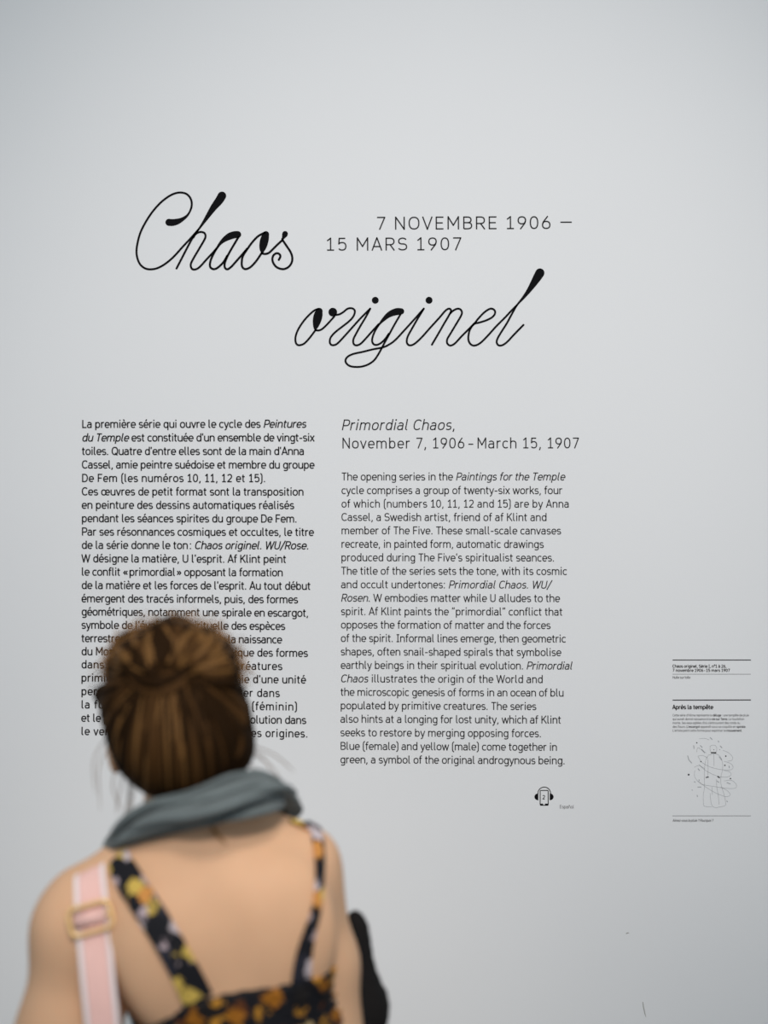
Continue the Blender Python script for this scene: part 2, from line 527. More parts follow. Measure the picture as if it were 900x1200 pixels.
tag(t, 'large black script lettering reading Chaos at the upper left of the wall', 'lettering', 'title lettering')

mb = MB()
brush(mb, Z3([(300, 197), (255, 215), (200, 262), (140, 330), (85, 415), (58, 490), (58, 545), (75, 575), (105, 580), (150, 562), (205, 505), (265, 425)]))
brush(mb, Z3([(308, 222, 70), (300, 250, 88), (290, 290, 94), (280, 335, 84), (272, 375, 62), (267, 400, 40), (266, 420, 18)]))
brush(mb, Z3([(266, 422), (300, 425), (335, 412), (380, 372), (430, 318), (468, 275)]))
disc(mb, (340 + 450 / 9, 340 + 232 / 9), 46 / 9)
brush(mb, Z3([(478, 262), (520, 255), (560, 232), (600, 200), (635, 190), (670, 200), (683, 230), (665, 280), (620, 330), (550, 385),
              (480, 440), (430, 495), (418, 545), (432, 575), (462, 580), (500, 562), (560, 500), (650, 400), (740, 300), (845, 195)]))
brush(mb, Z4([(305, 195), (260, 280), (200, 380), (150, 470), (127, 520), (128, 560), (145, 580), (175, 580), (210, 560), (260, 508), (320, 440), (395, 358)]))
brush(mb, Z4([(630, 224, 66), (590, 226, 74), (540, 240, 68), (490, 268, 54), (445, 310, 38), (405, 355, 22), (370, 405), (340, 465), (325, 520),
              (330, 555), (350, 575), (385, 575), (430, 548), (470, 505), (500, 460)]))
brush(mb, Z4([(622, 258), (560, 365), (500, 475), (440, 585), (400, 660), (350, 735), (290, 780), (220, 805), (150, 810), (90, 800), (52, 770),
              (45, 735), (70, 700), (130, 672), (230, 650), (330, 625), (440, 603), (510, 570), (570, 525), (650, 440), (750, 330), (870, 195)]))
brush(mb, Z5([(240, 465), (170, 580), (110, 685), (70, 760), (60, 815), (75, 845), (105, 852), (150, 830), (220, 765), (300, 675), (400, 565), (460, 495),
              (495, 468), (520, 470), (525, 495), (500, 545), (450, 630), (390, 735), (325, 845)]))
brush(mb, Z5([(515, 520), (545, 490), (590, 467), (625, 473), (642, 505), (630, 545), (580, 630), (520, 730), (488, 785), (485, 825), (505, 850),
              (530, 853), (570, 830), (640, 755), (720, 675), (775, 618)]))
brush(mb, Z6([(92, 632), (140, 570), (200, 507), (255, 470), (290, 468), (315, 490), (312, 525), (280, 560), (220, 590), (150, 612), (95, 628),
              (55, 680), (38, 735), (35, 790), (50, 830), (80, 853), (120, 850), (170, 820), (240, 750), (330, 650), (420, 560), (490, 485), (545, 430)]))
brush(mb, Z6([(789, 89, 96), (765, 130, 90), (725, 195, 72), (670, 278, 48), (610, 355, 30), (550, 425, 20), (500, 510), (440, 620), (380, 715),
              (345, 775), (333, 815), (345, 845), (370, 855), (405, 845), (450, 810), (520, 735), (616, 637)]))
t2 = mb.build('script_lettering', M_INK, None, smooth=False)
tag(t2, 'large black script lettering reading originel, right of and below the word Chaos', 'lettering', 'title lettering')
for c, r_ in (((400 + 358 / 9, 340 + 107 / 9), 4.05), ((470 + 295 / 9, 310 + 377 / 9), 4.1)):
    mb = MB()
    disc(mb, c, r_)
    mb.build('letter_dot', M_INK, t2, smooth=False)

# ---- dates beside the title
t = thing('date_lettering', 'thin black capitals 7 NOVEMBRE 1906 and 15 MARS 1907 beside the script title', 'lettering', W(383, 294))
text_line('text_line', '7 NOVEMBRE 1906 —', 441.8, 269.3, 669.8, 268.3, 15.2, 1.5, M_INK_SOFT, t, words=True, wide=1.13)
text_line('text_line', '15 MARS 1907', 383, 293.9, 539.8, 293.3, 15.2, 1.5, M_INK_SOFT, t, words=True, wide=1.13)

# ---- French paragraph
FR = [("La première série qui ouvre le cycle des *Peintures*", 358.2, 501.5, 501.3),
      ("*du Temple* est constituée d'un ensemble de vingt-six", 368, 517.4, 517.3),
      ("toiles. Quatre d'entre elles sont de la main d'Anna", 356, 533.2, 533.2),
      ("Cassel, amie peintre suédoise et membre du groupe", 368, 549.0, 549.2),
      ("De Fem (les numéros 10, 11, 12 et 15).", 310.8, 564.8, 565.0),
      ("Ces œuvres de petit format sont la transposition", 355.4, 580.5, 580.8),
      ("en peinture des dessins automatiques réalisés", 344.2, 596.2, 596.6),
      ("pendant les séances spirites du groupe De Fem.", 347.6, 611.9, 612.4),
      ("Par ses résonnances cosmiques et occultes, le titre", 367.3, 627.6, 628.1),
      ("de la série donne le ton|: *Chaos originel. WU/Rose.*", 361.4, 643.2, 643.8),
      ("W désigne la matière, U l'esprit. Af Klint peint", 334.9, 658.9, 659.7),
      ("le conflit «|primordial|» opposant la formation", 331.1, 674.5, 675.4),
      ("de la matière et les forces de l'esprit. Au tout début", 363.5, 690.2, 691.2),
      ("émergent des tracés informels, puis, des formes", 348.7, 705.8, 707.0),
      ("géométriques, notamment une spirale en escargot,", 361, 721.3, 722.8),
      ("symbole de l'évolution spirituelle des espèces", 333.7, 736.8, 738.2),
      ("terrestres. Il raconte et présente la naissance", 330, 752.4, 754.0),
      ("du Monde et la genèse microscopique des formes", 360.3, 767.8, 769.8),
      ("dans un océan bleu, peuplé de créatures", 330.3, 783.1, 785.2),
      ("primitives. Elle évoque la nostalgie d'une unité", 358, 798.7, 801.0),
      ("perdue que l'on voudrait restaurer dans", 327.3, 814.5, 816.8),
      ("la fusion des contraires. Le bleu (féminin)", 347.7, 830.1, 832.6),
      ("et le jaune (masculin) vont vers leur solution dans", 358.3, 845.7, 848.4),
      ("le vert, symbole de l'androgynie des origines.", 360.3, 861.3, 864.2)]
t = thing('column_text', 'left column of small bold French text on the wall, partly behind the head', 'wall text', W(97, 864), 'exhibition text columns')
for i, (s_, x1, y0, y1) in enumerate(FR):
    x0 = 96.6 - 0.9 * i / 23
    text_line('text_line', s_, x0, y0, x1, y1, 9.4, 1.42, M_INK_SOFT, t)

# ---- English heading and paragraph
t = thing('heading_text', 'larger light English heading Primordial Chaos with dates above the right column', 'wall text', W(401, 526))
text_line('text_line', '*Primordial Chaos*,', 401, 504.2, 532.7, 504.0, 12.6, 1.3, M_INK_SOFT, t)
text_line('text_line', 'November 7, 1906|–|March 15, 1907', 401.4, 525.6, 677.8, 525.4, 12.6, 1.3, M_INK_SOFT, t)
EN = [("The opening series in the *Paintings for the Temple*", 661.5, 563.0),
      ("cycle comprises a group of twenty-six works, four", 658.5, 579.0),
      ("of which (numbers 10, 11, 12 and 15) are by Anna", 666.4, 594.8),
      ("Cassel, a Swedish artist, friend of af Klint and", 640.2, 610.5),
      ("member of The Five. These small-scale canvases", 657.0, 626.2),
      ("recreate, in painted form, automatic drawings", 636.7, 642.0),
      ("produced during The Five's spiritualist seances.", 649.3, 657.8),
      ("The title of the series sets the tone, with its cosmic", 664.0, 673.6),
      ("and occult undertones: *Primordial Chaos. WU/*", 645.0, 689.5),
      ("*Rosen.* W embodies matter while U alludes to the", 655.7, 705.3),
      ("spirit. Af Klint paints the “primordial” conflict that", 658.7, 721.1),
      ("opposes the formation of matter and the forces", 644.7, 736.8),
      ("of the spirit. Informal lines emerge, then geometric", 662.7, 752.6),
      ("shapes, often snail-shaped spirals that symbolise", 657.2, 768.4),
      ("earthly beings in their spiritual evolution. *Primordial*", 670.2, 784.2),
      ("*Chaos* illustrates the origin of the World and", 635.7, 800.0),
      ("the microscopic genesis of forms in an ocean of blu", 660.2, 815.8),
      ("populated by primitive creatures. The series", 628.0, 831.6),
      ("also hints at a longing for lost unity, which af Klint", 657.0, 847.4),
      ("seeks to restore by merging opposing forces.", 634.0, 863.3),
      ("Blue (female) and yellow (male) come together in", 652.4, 879.2),
      ("green, a symbol of the original androgynous being.", 661.7, 895.0)]
t = thing('column_text', 'right column of small light English text on the wall', 'wall text', W(400, 896), 'exhibition text columns')
for i, (s_, x1, y1) in enumerate(EN):
    x0 = 400.8 - 1.6 * i / 21
    dy = 1.3 * i / 21
    text_line('text_line', s_, x0, y1 - dy * 0.5, x1, y1 + dy * 0.5, 9.2, 1.12, M_INK_SOFT, t)

# ---- audio guide pictogram and language caption under the English column
t = thing('audio_guide_pictogram', 'black pictogram of headphones around a phone numbered 2, below English text', 'pictogram', W(637, 944))
zi = lambda x, y: (610 + x / 10, 910 + y / 10)
mb = MB()
ribbon(mb, [zi(204, 200)] + [zi(278 + 74 * math.cos(R(a)), 195 - 72 * math.sin(R(a))) for a in range(175, 4, -10)] + [zi(352, 200)], 0.95)
mb.build('headband', M_INK, t, smooth=False)
for sg, cx in ((-1, 208), (1, 342)):
    mb = MB()
    q = [zi(cx + sg * 45 * math.cos(R(a)), 237 - 40 * math.sin(R(a))) for a in range(-90, 91, 10)]
    mb.add([wall_pt(*p) for p in q], [tuple(range(len(q)))])
    mb.build('ear_cup', M_INK, t, smooth=False)
mb = MB()
rr = []
for cx, cy, a0 in ((316, 170, 0), (238, 170, 90), (238, 328, 180), (316, 328, 270)):
    rr += [zi(cx + 8 * math.cos(R(a0 + a)), cy - 8 * math.sin(R(a0 + a))) for a in (0, 45, 90)]
ribbon(mb, rr, 0.95, closed=True)
for xa, xb in ((230, 264), (286, 324)):
    ribbon(mb, [zi(xa, 327), zi(xb, 327)], 2.0)
mb.build('phone_outline', M_INK, t, smooth=False)
text_line('number', '2', 635.9, 936.5, 639.4, 936.5, 4.7, 0.75, M_INK, t)
t = text_line('caption_lettering', 'Español', 656, 947.2, 672.4, 947.4, 4.0, 0.42, M_INK_GREY, None)
tag(t, 'tiny grey caption Español to the right of the headphone pictogram', 'lettering')

# ---- two labels far right
zl = lambda x, y: (780 + x / 8.18, 765 + y / 8.18)


def rule(name, x0, y0, x1, y1, w, m, parent):
    mb = MB()
    ribbon(mb, [(x0, y0), (x1, y1)], w)
    return mb.build(name, m, parent, smooth=False)


t = thing('wall_label', 'small artwork label between two grey rules at right, above the storm text', 'wall label', W(788, 797), 'small labels at the right')
rule('rule', 788.1, 773.4, 879.9, 773.4, 1.0, M_INK_SOFT, t)
text_line('text_line', '_Chaos originel, Série I, n°1 à 26,_', 788.3, 782.3, 851, 782.4, 3.5, .5, M_INK_SOFT, t, .62)
text_line('text_line', '_7 novembre 1906|-|15 mars 1907_', 788.3, 787.2, 855, 787.2, 3.5, .5, M_INK_SOFT, t, .62)
rule('rule', 788.1, 790.0, 879.9, 790.0, .45, M_INK_GREY, t)
text_line('text_line', 'Huile sur toile', 788.3, 795.2, 808.8, 795.2, 3.0, .42, M_INK_GREY, t)

t = thing('wall_label', 'small wall label headed Après la tempête with a faint figure drawing', 'wall label', W(788, 965), 'small labels at the right')
rule('rule', 788.1, 820.4, 879.9, 820.2, 1.1, M_INK_SOFT, t)
text_line('heading', '_Après la tempête_', 788.3, 831.0, 835.4, 831.0, 5.0, .8, M_INK_SOFT, t, .95)
for i, (s_, x1) in enumerate((("Cette série d'Hilma représente le _déluge_ : une tempête de pluie", 877.5),
                              ("qui aurait donné naissance à la _vie sur Terre._ Le tourbillon", 872),
                              ("monte. Ses eaux agitées d'où s'entrouvrent des ronds ou", 867),
                              ("des fleurs. _L'escargot_ apparaît sous sa coquille en _spirale._", 874),
                              ("L'artiste peint cette forme pour exprimer le _mouvement._", 869.5))):
    yb = 839.4 + i * 4.48
    text_line('text_line', s_, 788.3, yb, x1, yb, 2.7, .32, M_INK_GREY, t, .5)
rule('rule', 788.1, 956.0, 879.9, 956.0, .5, M_INK_GREY, t)
text_line('question_line', '*Aimez-vous la pluie ? Pourquoi ?*', 788.5, 962.8, 835.5, 962.8, 3.0, .4, M_INK_GREY, t)

zd = lambda x, y: (800 + x / 11.25, 860 + y / 11.25)
mb = MB()
LW = 0.36
fig = [[(355, 165), (385, 150), (425, 150), (448, 180), (446, 225), (428, 250)], [(385, 250), (366, 225), (360, 190), (366, 165)],
       [(345, 275), (310, 330), (290, 430), (285, 560), (288, 700), (272, 800), (275, 930), (300, 955), (380, 960)],
       [(345, 275), (380, 270), (410, 262), (450, 268), (495, 300), (525, 380), (525, 470), (505, 560), (505, 660), (545, 800), (565, 900), (555, 945), (480, 965)],
       [(410, 265), (412, 330), (412, 420)], [(330, 330), (335, 460), (330, 560)], [(360, 780), (370, 880), (390, 950), (440, 972), (480, 960)],
       [(445, 600), (450, 700), (470, 820), (480, 930)], [(385, 700), (390, 800)],
       [(200, 290), (250, 370), (350, 430), (480, 465), (620, 475), (665, 440), (630, 390), (545, 360)],
       [(210, 400), (300, 480), (430, 545), (560, 570), (635, 545), (620, 500), (540, 480)],
       [(160, 480), (160, 570), (250, 660), (400, 690), (560, 715), (690, 715), (705, 665), (640, 610), (545, 620)],
       [(200, 620), (290, 690), (420, 770), (560, 825), (625, 805), (590, 750), (500, 700)],
       [(185, 240), (200, 180), (260, 220), (310, 250)], [(215, 65), (290, 58), (350, 80)], [(205, 290), (270, 285), (330, 320)],
       [(530, 215), (600, 245), (655, 300), (650, 345), (590, 360)], [(150, 440), (220, 415), (290, 460)]]
for s_ in fig:
    c = crom([zd(*p) for p in s_], 5)
    ribbon(mb, c, LW)
dr = mb.build('line_drawing', M_INK_PALE, t, smooth=False)
for x, y, r_ in ((78, 537, 12), (186, 117, 8), (240, 364, 8), (568, 292, 9), (556, 414, 9), (629, 588, 9), (410, 207, 5), (488, 207, 4)):
    mb = MB()
    disc(mb, zd(x, y), r_ / 11.25)
    mb.build('ink_spot', M_INK_SOFT, dr, smooth=False)
for a, b_, w_ in (((372, 248), (442, 248), 1.4), ((305, 575), (342, 567), 1.2), ((458, 560), (490, 580), 1.2)):
    mb = MB()
    ribbon(mb, [zd(*a), zd(*b_)], w_)
    mb.build('ink_dash', M_INK_SOFT, dr, smooth=False)
for p in ([(360, 45), (390, 75)], [(465, 90), (478, 108)], [(492, 155), (520, 185)], [(145, 150), (150, 195)], [(65, 285), (80, 340), (120, 385)],
          [(250, 200), (290, 250)], [(200, 455), (225, 485)], [(195, 700), (245, 700)], [(150, 625), (165, 640)], [(580, 640), (630, 660)],
          [(480, 300), (515, 345)], [(190, 805), (195, 830)], [(580, 880), (592, 898)], [(610, 420), (615, 450)], [(120, 735), (130, 745)],
          [(230, 150), (260, 180)], [(450, 620), (480, 640)], [(215, 600), (220, 620)]):
    mb = MB()
    ribbon(mb, [zd(*q) for q in p], 0.9)
    mb.build('pale_dash', M_INK_PALE, dr, smooth=False)

# ---- small scuffs on the paint
M_SCUFF = mat('scuff', (0.40, 0.39, 0.37), 0.9, 0.1)
mb = MB()
ribbon(mb, [(733.5, 1094.2), (735.2, 1093.3), (737.2, 1093.2)], [0.8, 1.6, 0.5], y=-0.0003)
tag(mb.build('scuff_mark', M_SCUFF, None, smooth=False), 'tiny grey speck on the lower right of the wall', 'mark')
mb = MB()
ribbon(mb, [(753.2, 1174), (754.2, 1181), (755.8, 1188), (757, 1192)], [0.9, 1.2, 1.0, 0.3], y=-0.0003)
tag(mb.build('scuff_mark', M_SCUFF, None, smooth=False), 'thin grey vertical scratch low on the wall at lower right', 'mark')

# @@P
# ------------------------------------------------------------------ organic shapes: blended distance fields, polygonised
class Field:
    def __init__(s, lo, hi, h):
        s.lo, s.h = np.array(lo, float), h
        s.n = np.ceil((np.array(hi, float) - s.lo) / h).astype(int) + 1
        s.F = np.full(s.n, 0.2, np.float32)

    def win(s, lo, hi):
        a = np.maximum(np.floor((np.array(lo) - s.lo) / s.h).astype(int), 0)
        b = np.minimum(np.ceil((np.array(hi) - s.lo) / s.h).astype(int) + 1, s.n)
        sl = tuple(slice(i, max(i, j)) for i, j in zip(a, b))
        g = np.meshgrid(*[(s.lo[i] + s.h * np.arange(sl[i].start, sl[i].stop)).astype(np.float32) for i in range(3)], indexing='ij')
        return sl, g

    def put(s, sl, d, k):
        f = s.F[sl]
        if k > 0:
            hh = np.maximum(k - np.abs(f - d), 0) / k
            s.F[sl] = np.minimum(f, d) - hh * hh * k * 0.25
        else:
            s.F[sl] = np.minimum(f, d)

    def cut(s, sl, d, k):
        f = s.F[sl]
        e = -d
        hh = np.maximum(k - np.abs(f - e), 0) / max(k, 1e-6)
        s.F[sl] = np.maximum(f, e) + hh * hh * k * 0.25

    def cone(s, a, b, ra, rb, k=0.03, cut=False):
        a, b = np.array(a, float), np.array(b, float)
        m = max(ra, rb) + 0.06
        sl, g = s.win(np.minimum(a, b) - m, np.maximum(a, b) + m)
        ba = b - a
        t = np.clip(sum((g[i] - a[i]) * ba[i] for i in range(3)) / max(ba.dot(ba), 1e-9), 0, 1)
        d = np.sqrt(sum((g[i] - a[i] - t * ba[i]) ** 2 for i in range(3))) - (ra + (rb - ra) * t)
        (s.cut if cut else s.put)(sl, d, k)

    def chain(s, pts, rads, k=0.03):
        for i in range(len(pts) - 1):
            s.cone(pts[i], pts[i + 1], rads[i], rads[i + 1], k)

    def ell(s, c, r, M=None, k=0.03, cut=False):
        c = np.array(c, float)
        m = max(r) + 0.06
        sl, g = s.win(c - m, c + m)
        q = [g[i] - c[i] for i in range(3)]
        if M is not None:
            q = [sum(q[i] * M[j][i] for i in range(3)) for j in range(3)]
        k0 = np.sqrt(sum((q[i] / r[i]) ** 2 for i in range(3))) + 1e-6
        k1 = np.sqrt(sum((q[i] / r[i] ** 2) ** 2 for i in range(3))) + 1e-6
        (s.cut if cut else s.put)(sl, k0 * (k0 - 1) / k1, k)

    def mesh(s):
        F = s.F
        neg = F < 0
        nx, ny, nz = F.shape
        cnt = np.zeros((nx - 1, ny - 1, nz - 1), np.int8)
        for dx in (0, 1):
            for dy in (0, 1):
                for dz in (0, 1):
                    cnt += neg[dx:nx - 1 + dx, dy:ny - 1 + dy, dz:nz - 1 + dz]
        act = (cnt > 0) & (cnt < 8)
        I = np.argwhere(act)
        idx = np.full(act.shape, -1, np.int64)
        idx[act] = np.arange(len(I))
        P = np.zeros((len(I), 3))
        Wt = np.zeros(len(I))
        for ax in range(3):
            o1, o2 = [q for q in range(3) if q != ax]
            for u in (0, 1):
                for v in (0, 1):
                    c0 = np.zeros(3, int)
                    c0[o1], c0[o2] = u, v
                    c1 = c0.copy()
                    c1[ax] = 1
                    f0 = F[tuple((I + c0).T)]
                    f1 = F[tuple((I + c1).T)]
                    m = (f0 < 0) != (f1 < 0)
                    t = np.where(m, f0 / np.where(m, f0 - f1, 1), 0)
                    q = I + c0.astype(float)
                    q[:, ax] += t
                    P[m] += q[m]
                    Wt[m] += 1
        V = s.lo + s.h * P / Wt[:, None]
        faces = []
        for ax in range(3):
            o1, o2 = (ax + 1) % 3, (ax + 2) % 3
            sl0 = [slice(1, -1)] * 3
            sl0[ax] = slice(0, -1)
            sl1 = [slice(1, -1)] * 3
            sl1[ax] = slice(1, None)
            a, b = neg[tuple(sl0)], neg[tuple(sl1)]
            base = np.ones(3, int)
            base[ax] = 0
            for flip, mask in ((False, a & ~b), (True, ~a & b)):
                E = np.argwhere(mask) + base
                if not len(E):
                    continue
                e1, e2 = np.zeros(3, int), np.zeros(3, int)
                e1[o1], e2[o2] = 1, 1
                q = np.stack([idx[tuple((E - e1 - e2).T)], idx[tuple((E - e2).T)], idx[tuple(E.T)], idx[tuple((E - e1).T)]], 1)
                if flip:
                    q = q[:, ::-1]
                faces.append(q)
        return V, np.concatenate(faces)


def field_obj(name, fld, m, parent):
    V, Q = fld.mesh()
    off = np.array(parent_world(parent))
    me = bpy.data.meshes.new(name)
    me.from_pydata((V - off).tolist(), [], Q.tolist())
    me.materials.append(m)
    me.polygons.foreach_set('use_smooth', [True] * len(me.polygons))
    me.update()
    o = bpy.data.objects.new(name, me)
    COL.objects.link(o)
    o.parent = parent
    return o, BVHTree.FromPolygons(V.tolist(), Q.tolist())


CAM = Vector((0, -WALL_D, CAM_Z))


def hit(bvh, px, py, fallback=1.75):
    """where the sight line of a measured point meets an already built surface"""
    d = (W(px, py, 1.0) - CAM).normalized()
    h = bvh.ray_cast(CAM, d)
    if h[0] is None:
        h = bvh.find_nearest(W(px, py, 1.79))
    return h[0], h[1]


# ------------------------------------------------------------------ the visitor
M_SKIN = mat('skin', (0.65, 0.39, 0.235), 0.6, 0.2, bump=0.05, bscale=260, var=0.04, vscale=14, sss=0.12)
M_HAIR = [mat('hair_dark', (0.016, 0.0075, 0.0025), 0.7, 0.04), mat('hair_brown', (0.050, 0.023, 0.007), 0.65, 0.06),
          mat('hair_golden', (0.118, 0.058, 0.018), 0.6, 0.08), mat('hair_light', (0.34, 0.17, 0.06), 0.5, 0.2)]
M_SCARF = mat('scarf_cotton', (0.120, 0.142, 0.144), 0.9, 0.1, bump=0.25, bscale=500, var=0.12, vscale=30, sheen=0.1)
M_DRESS = floral('floral_dress_cloth', 44, [(0.0, (0.008, 0.008, 0.011)), (0.25, (0.30, 0.11, 0.010)), (0.46, (0.44, 0.20, 0.022)), (0.62, (0.11, 0.035, 0.010)),
                                            (0.78, (0.012, 0.010, 0.010)), (0.95, (0.42, 0.30, 0.14))], 0.52, (0.31, 0.2, 0.13))
M_STRAPF = floral('floral_strap_cloth', 44, [(0.0, (0.008, 0.008, 0.011)), (0.30, (0.55, 0.38, 0.08)), (0.46, (0.50, 0.43, 0.45)), (0.70, (0.55, 0.24, 0.06)),
                                             (0.80, (0.42, 0.33, 0.35)), (0.93, (0.02, 0.02, 0.03))], 0.48, (0.11, 0.52, 0.20))
M_PINK = mat('pink_webbing', (0.80, 0.50, 0.45), 0.75, 0.2, bump=0.2, bscale=900, var=0.03, vscale=40)
M_WHITE = mat('white_trim', (0.80, 0.70, 0.70), 0.75, 0.2, bump=0.1, bscale=900)
M_GOLD = mat('gold_metal', (0.85, 0.56, 0.25), 0.4, 0.5, metal=0.45)
M_BLACK = mat('black_knit', (0.010, 0.009, 0.009), 0.9, 0.12, bump=0.3, bscale=300)
M_LEATHER = mat('black_leather', (0.02, 0.018, 0.016), 0.5, 0.3)
M_EYE = mat('eye_white', (0.75, 0.73, 0.70), 0.3, 0.5)
M_IRIS = mat('iris', (0.10, 0.07, 0.04), 0.3, 0.5)
M_LIP = mat('lips', (0.50, 0.20, 0.17), 0.5, 0.3)

D0 = 1.79
T0 = np.array(W(282, 1166, D0))
roll, yaw = R(13), R(10)
r0 = np.array((math.cos(roll), 0, math.sin(roll)))
UPV = np.array((-math.sin(roll), 0, math.cos(roll)))
f0 = np.array((0, 1.0, 0))
RV = r0 * math.cos(yaw) + f0 * math.sin(yaw)
FV = f0 * math.cos(yaw) - r0 * math.sin(yaw)
TM = (RV, FV, UPV)


def L(r, f, u):
    return T0 + RV * r + FV * f + UPV * u


person = thing('person', 'person seen from behind reading the wall, brown updo, teal scarf, black floral dress', 'person', (-0.16, D0 - WALL_D, 0))

HIP = np.array((-0.135, D0 - WALL_D, 0.885))
SL = np.array(W(90, 1092, 1.765))                      # left shoulder joint
SR = np.array(W(358, 1014, 1.815))
EL = np.array((SL[0] - 0.022, SL[1] - 0.02, SL[2] - 0.285))
WL = np.array((EL[0] - 0.03, EL[1] + 0.155, EL[2] - 0.185))
ER = np.array((SR[0] + 0.040, SR[1] + 0.02, SR[2] - 0.285))
WR = np.array((ER[0] - 0.10, ER[1] + 0.195, ER[2] + 0.03))
HC = np.array(W(206, 838, 1.80))                       # head centre
hu = np.array(UPV) * 0.97 + np.array((0.10, -0.22, 0))  # head tipped back, looking up
hu /= np.linalg.norm(hu)
hr = RV - hu * RV.dot(hu)
hr /= np.linalg.norm(hr)
hf = np.cross(hu, hr)
HM = (hr, hf, hu)
Hd = lambda r, f, u: HC + hr * r + hf * f + hu * u

B = Field((-0.62, -1.50, -0.02), (0.20, -0.78, 1.72), 0.0052)
# torso
B.ell(L(-0.007, 0.005, 0.02), (0.125, 0.098, 0.20), TM, 0.04)
B.ell(L(-0.015, 0.0, 0.115), (0.138, 0.088, 0.105), TM, 0.05)
B.ell(L(0, 0.012, -0.13), (0.118, 0.088, 0.14), TM, 0.05)
B.ell(HIP + np.array((0, 0, 0.03)), (0.165, 0.115, 0.13), None, 0.06)
B.ell(L(-0.075, 0.085, 0.0), (0.065, 0.055, 0.062), TM, 0.03)
B.ell(L(0.075, 0.085, 0.0), (0.065, 0.055, 0.062), TM, 0.03)
B.ell(L(-0.078, -0.060, 0.085), (0.055, 0.032, 0.080), TM, 0.04)   # shoulder blades
B.ell(L(0.078, -0.060, 0.085), (0.055, 0.032, 0.080), TM, 0.04)
# neck and trapezius
NB = L(-0.005, 0.005, 0.20)
NT = Hd(0, -0.012, -0.07)
B.cone(NB, NT, 0.056, 0.052, 0.03)
B.cone(L(-0.02, 0.0, 0.215), SL + np.array((0.045, 0, 0.010)), 0.048, 0.042, 0.045)
B.cone(L(0.02, 0.0, 0.215), SR + np.array((-0.03, 0, 0.010)), 0.048, 0.040, 0.045)
B.cone(L(-0.02, 0.0, 0.205), W(99, 1048, 1.768), 0.045, 0.036, 0.03)
# arms
B.ell(SL, (0.051, 0.053, 0.052), None, 0.045)
B.chain([SL, SL * 0.55 + EL * 0.45, EL], [0.050, 0.059, 0.047], 0.03)
B.chain([EL, EL * 0.7 + WL * 0.3, WL], [0.045, 0.042, 0.026], 0.02)
B.ell(SR + np.array((-0.006, 0, -0.006)), (0.038, 0.044, 0.042), None, 0.045)
B.chain([SR, SR * 0.55 + ER * 0.45, ER], [0.042, 0.046, 0.042], 0.025)
B.chain([ER, ER * 0.7 + WR * 0.3, WR], [0.041, 0.042, 0.026], 0.02)
# spine groove
B.cone(L(0.0, -0.135, -0.10), L(-0.002, -0.128, 0.16), 0.028, 0.026, 0.03, cut=True)


def hand(wrist, along, palm, side, curl):
    """palm + four unequal bent fingers + thumb; along = direction of the hand, palm = palm normal, side = thumb side"""
    a = along / np.linalg.norm(along)
    p = palm - a * palm.dot(a)
    p /= np.linalg.norm(p)
    s = np.cross(a, p) * side
    M = (np.cross(p, a), p, a)
    B.ell(wrist + a * 0.050, (0.040, 0.016, 0.050), M, 0.012)
    for q, (off, ln) in enumerate(((0.027, 0.068), (0.009, 0.076), (-0.009, 0.071), (-0.026, 0.055))):
        base = wrist + a * 0.085 + s * off
        d1 = a * math.cos(curl) + p * math.sin(curl)
        d2 = a * math.cos(2.2 * curl) + p * math.sin(2.2 * curl)
        d3 = a * math.cos(3.2 * curl) + p * math.sin(3.2 * curl)
        q1 = base + d1 * ln * 0.45
        q2 = q1 + d2 * ln * 0.32
        q3 = q2 + d3 * ln * 0.23
        B.chain([base - a * 0.02, q1, q2, q3], [0.0085, 0.0082, 0.0076, 0.0068], 0.003)
    tb = wrist + a * 0.028 + s * 0.026
    t1 = tb + (a * 0.6 + s * 0.65 + p * 0.35) * 0.036
    t2 = t1 + (a * 0.85 + s * 0.15 + p * 0.4) * 0.030
    B.chain([tb, t1, t2], [0.0125, 0.0095, 0.0080], 0.006)


hand(WL, WL - EL, np.array((1.0, 0.1, 0)), 1, R(18))
hand(WR, np.array((-0.10, 0.16, 0.07)), np.array((-0.4, -0.1, 1.0)), 1, R(30))
# head and face
B.ell(Hd(0, 0.0, 0.012), (0.074, 0.092, 0.098), HM, 0.02)
B.ell(Hd(0, 0.038, -0.045), (0.056, 0.056, 0.066), HM, 0.03)
B.cone(Hd(0, 0.075, -0.088), Hd(0, 0.070, -0.085), 0.020, 0.020, 0.03)
B.cone(Hd(0, 0.092, 0.012), Hd(0, 0.112, -0.026), 0.008, 0.013, 0.014)     # nose
for s_ in (-1, 1):
    B.ell(Hd(s_ * 0.010, 0.102, -0.030), (0.008, 0.010, 0.007), HM, 0.006)
    B.ell(Hd(s_ * 0.031, 0.093, 0.010), (0.016, 0.010, 0.011), HM, 0.006, cut=True)
    B.cone(Hd(s_ * 0.016, 0.091, 0.026), Hd(s_ * 0.046, 0.080, 0.026), 0.006, 0.005, 0.012)
    B.ell(Hd(s_ * 0.040, 0.070, -0.025), (0.022, 0.018, 0.018), HM, 0.02)
    B.ell(Hd(s_ * 0.085, -0.010, -0.028), (0.008, 0.019, 0.031), HM, 0.008)  # ears
    B.ell(Hd(s_ * 0.091, -0.006, -0.026), (0.006, 0.010, 0.017), HM, 0.004, cut=True)
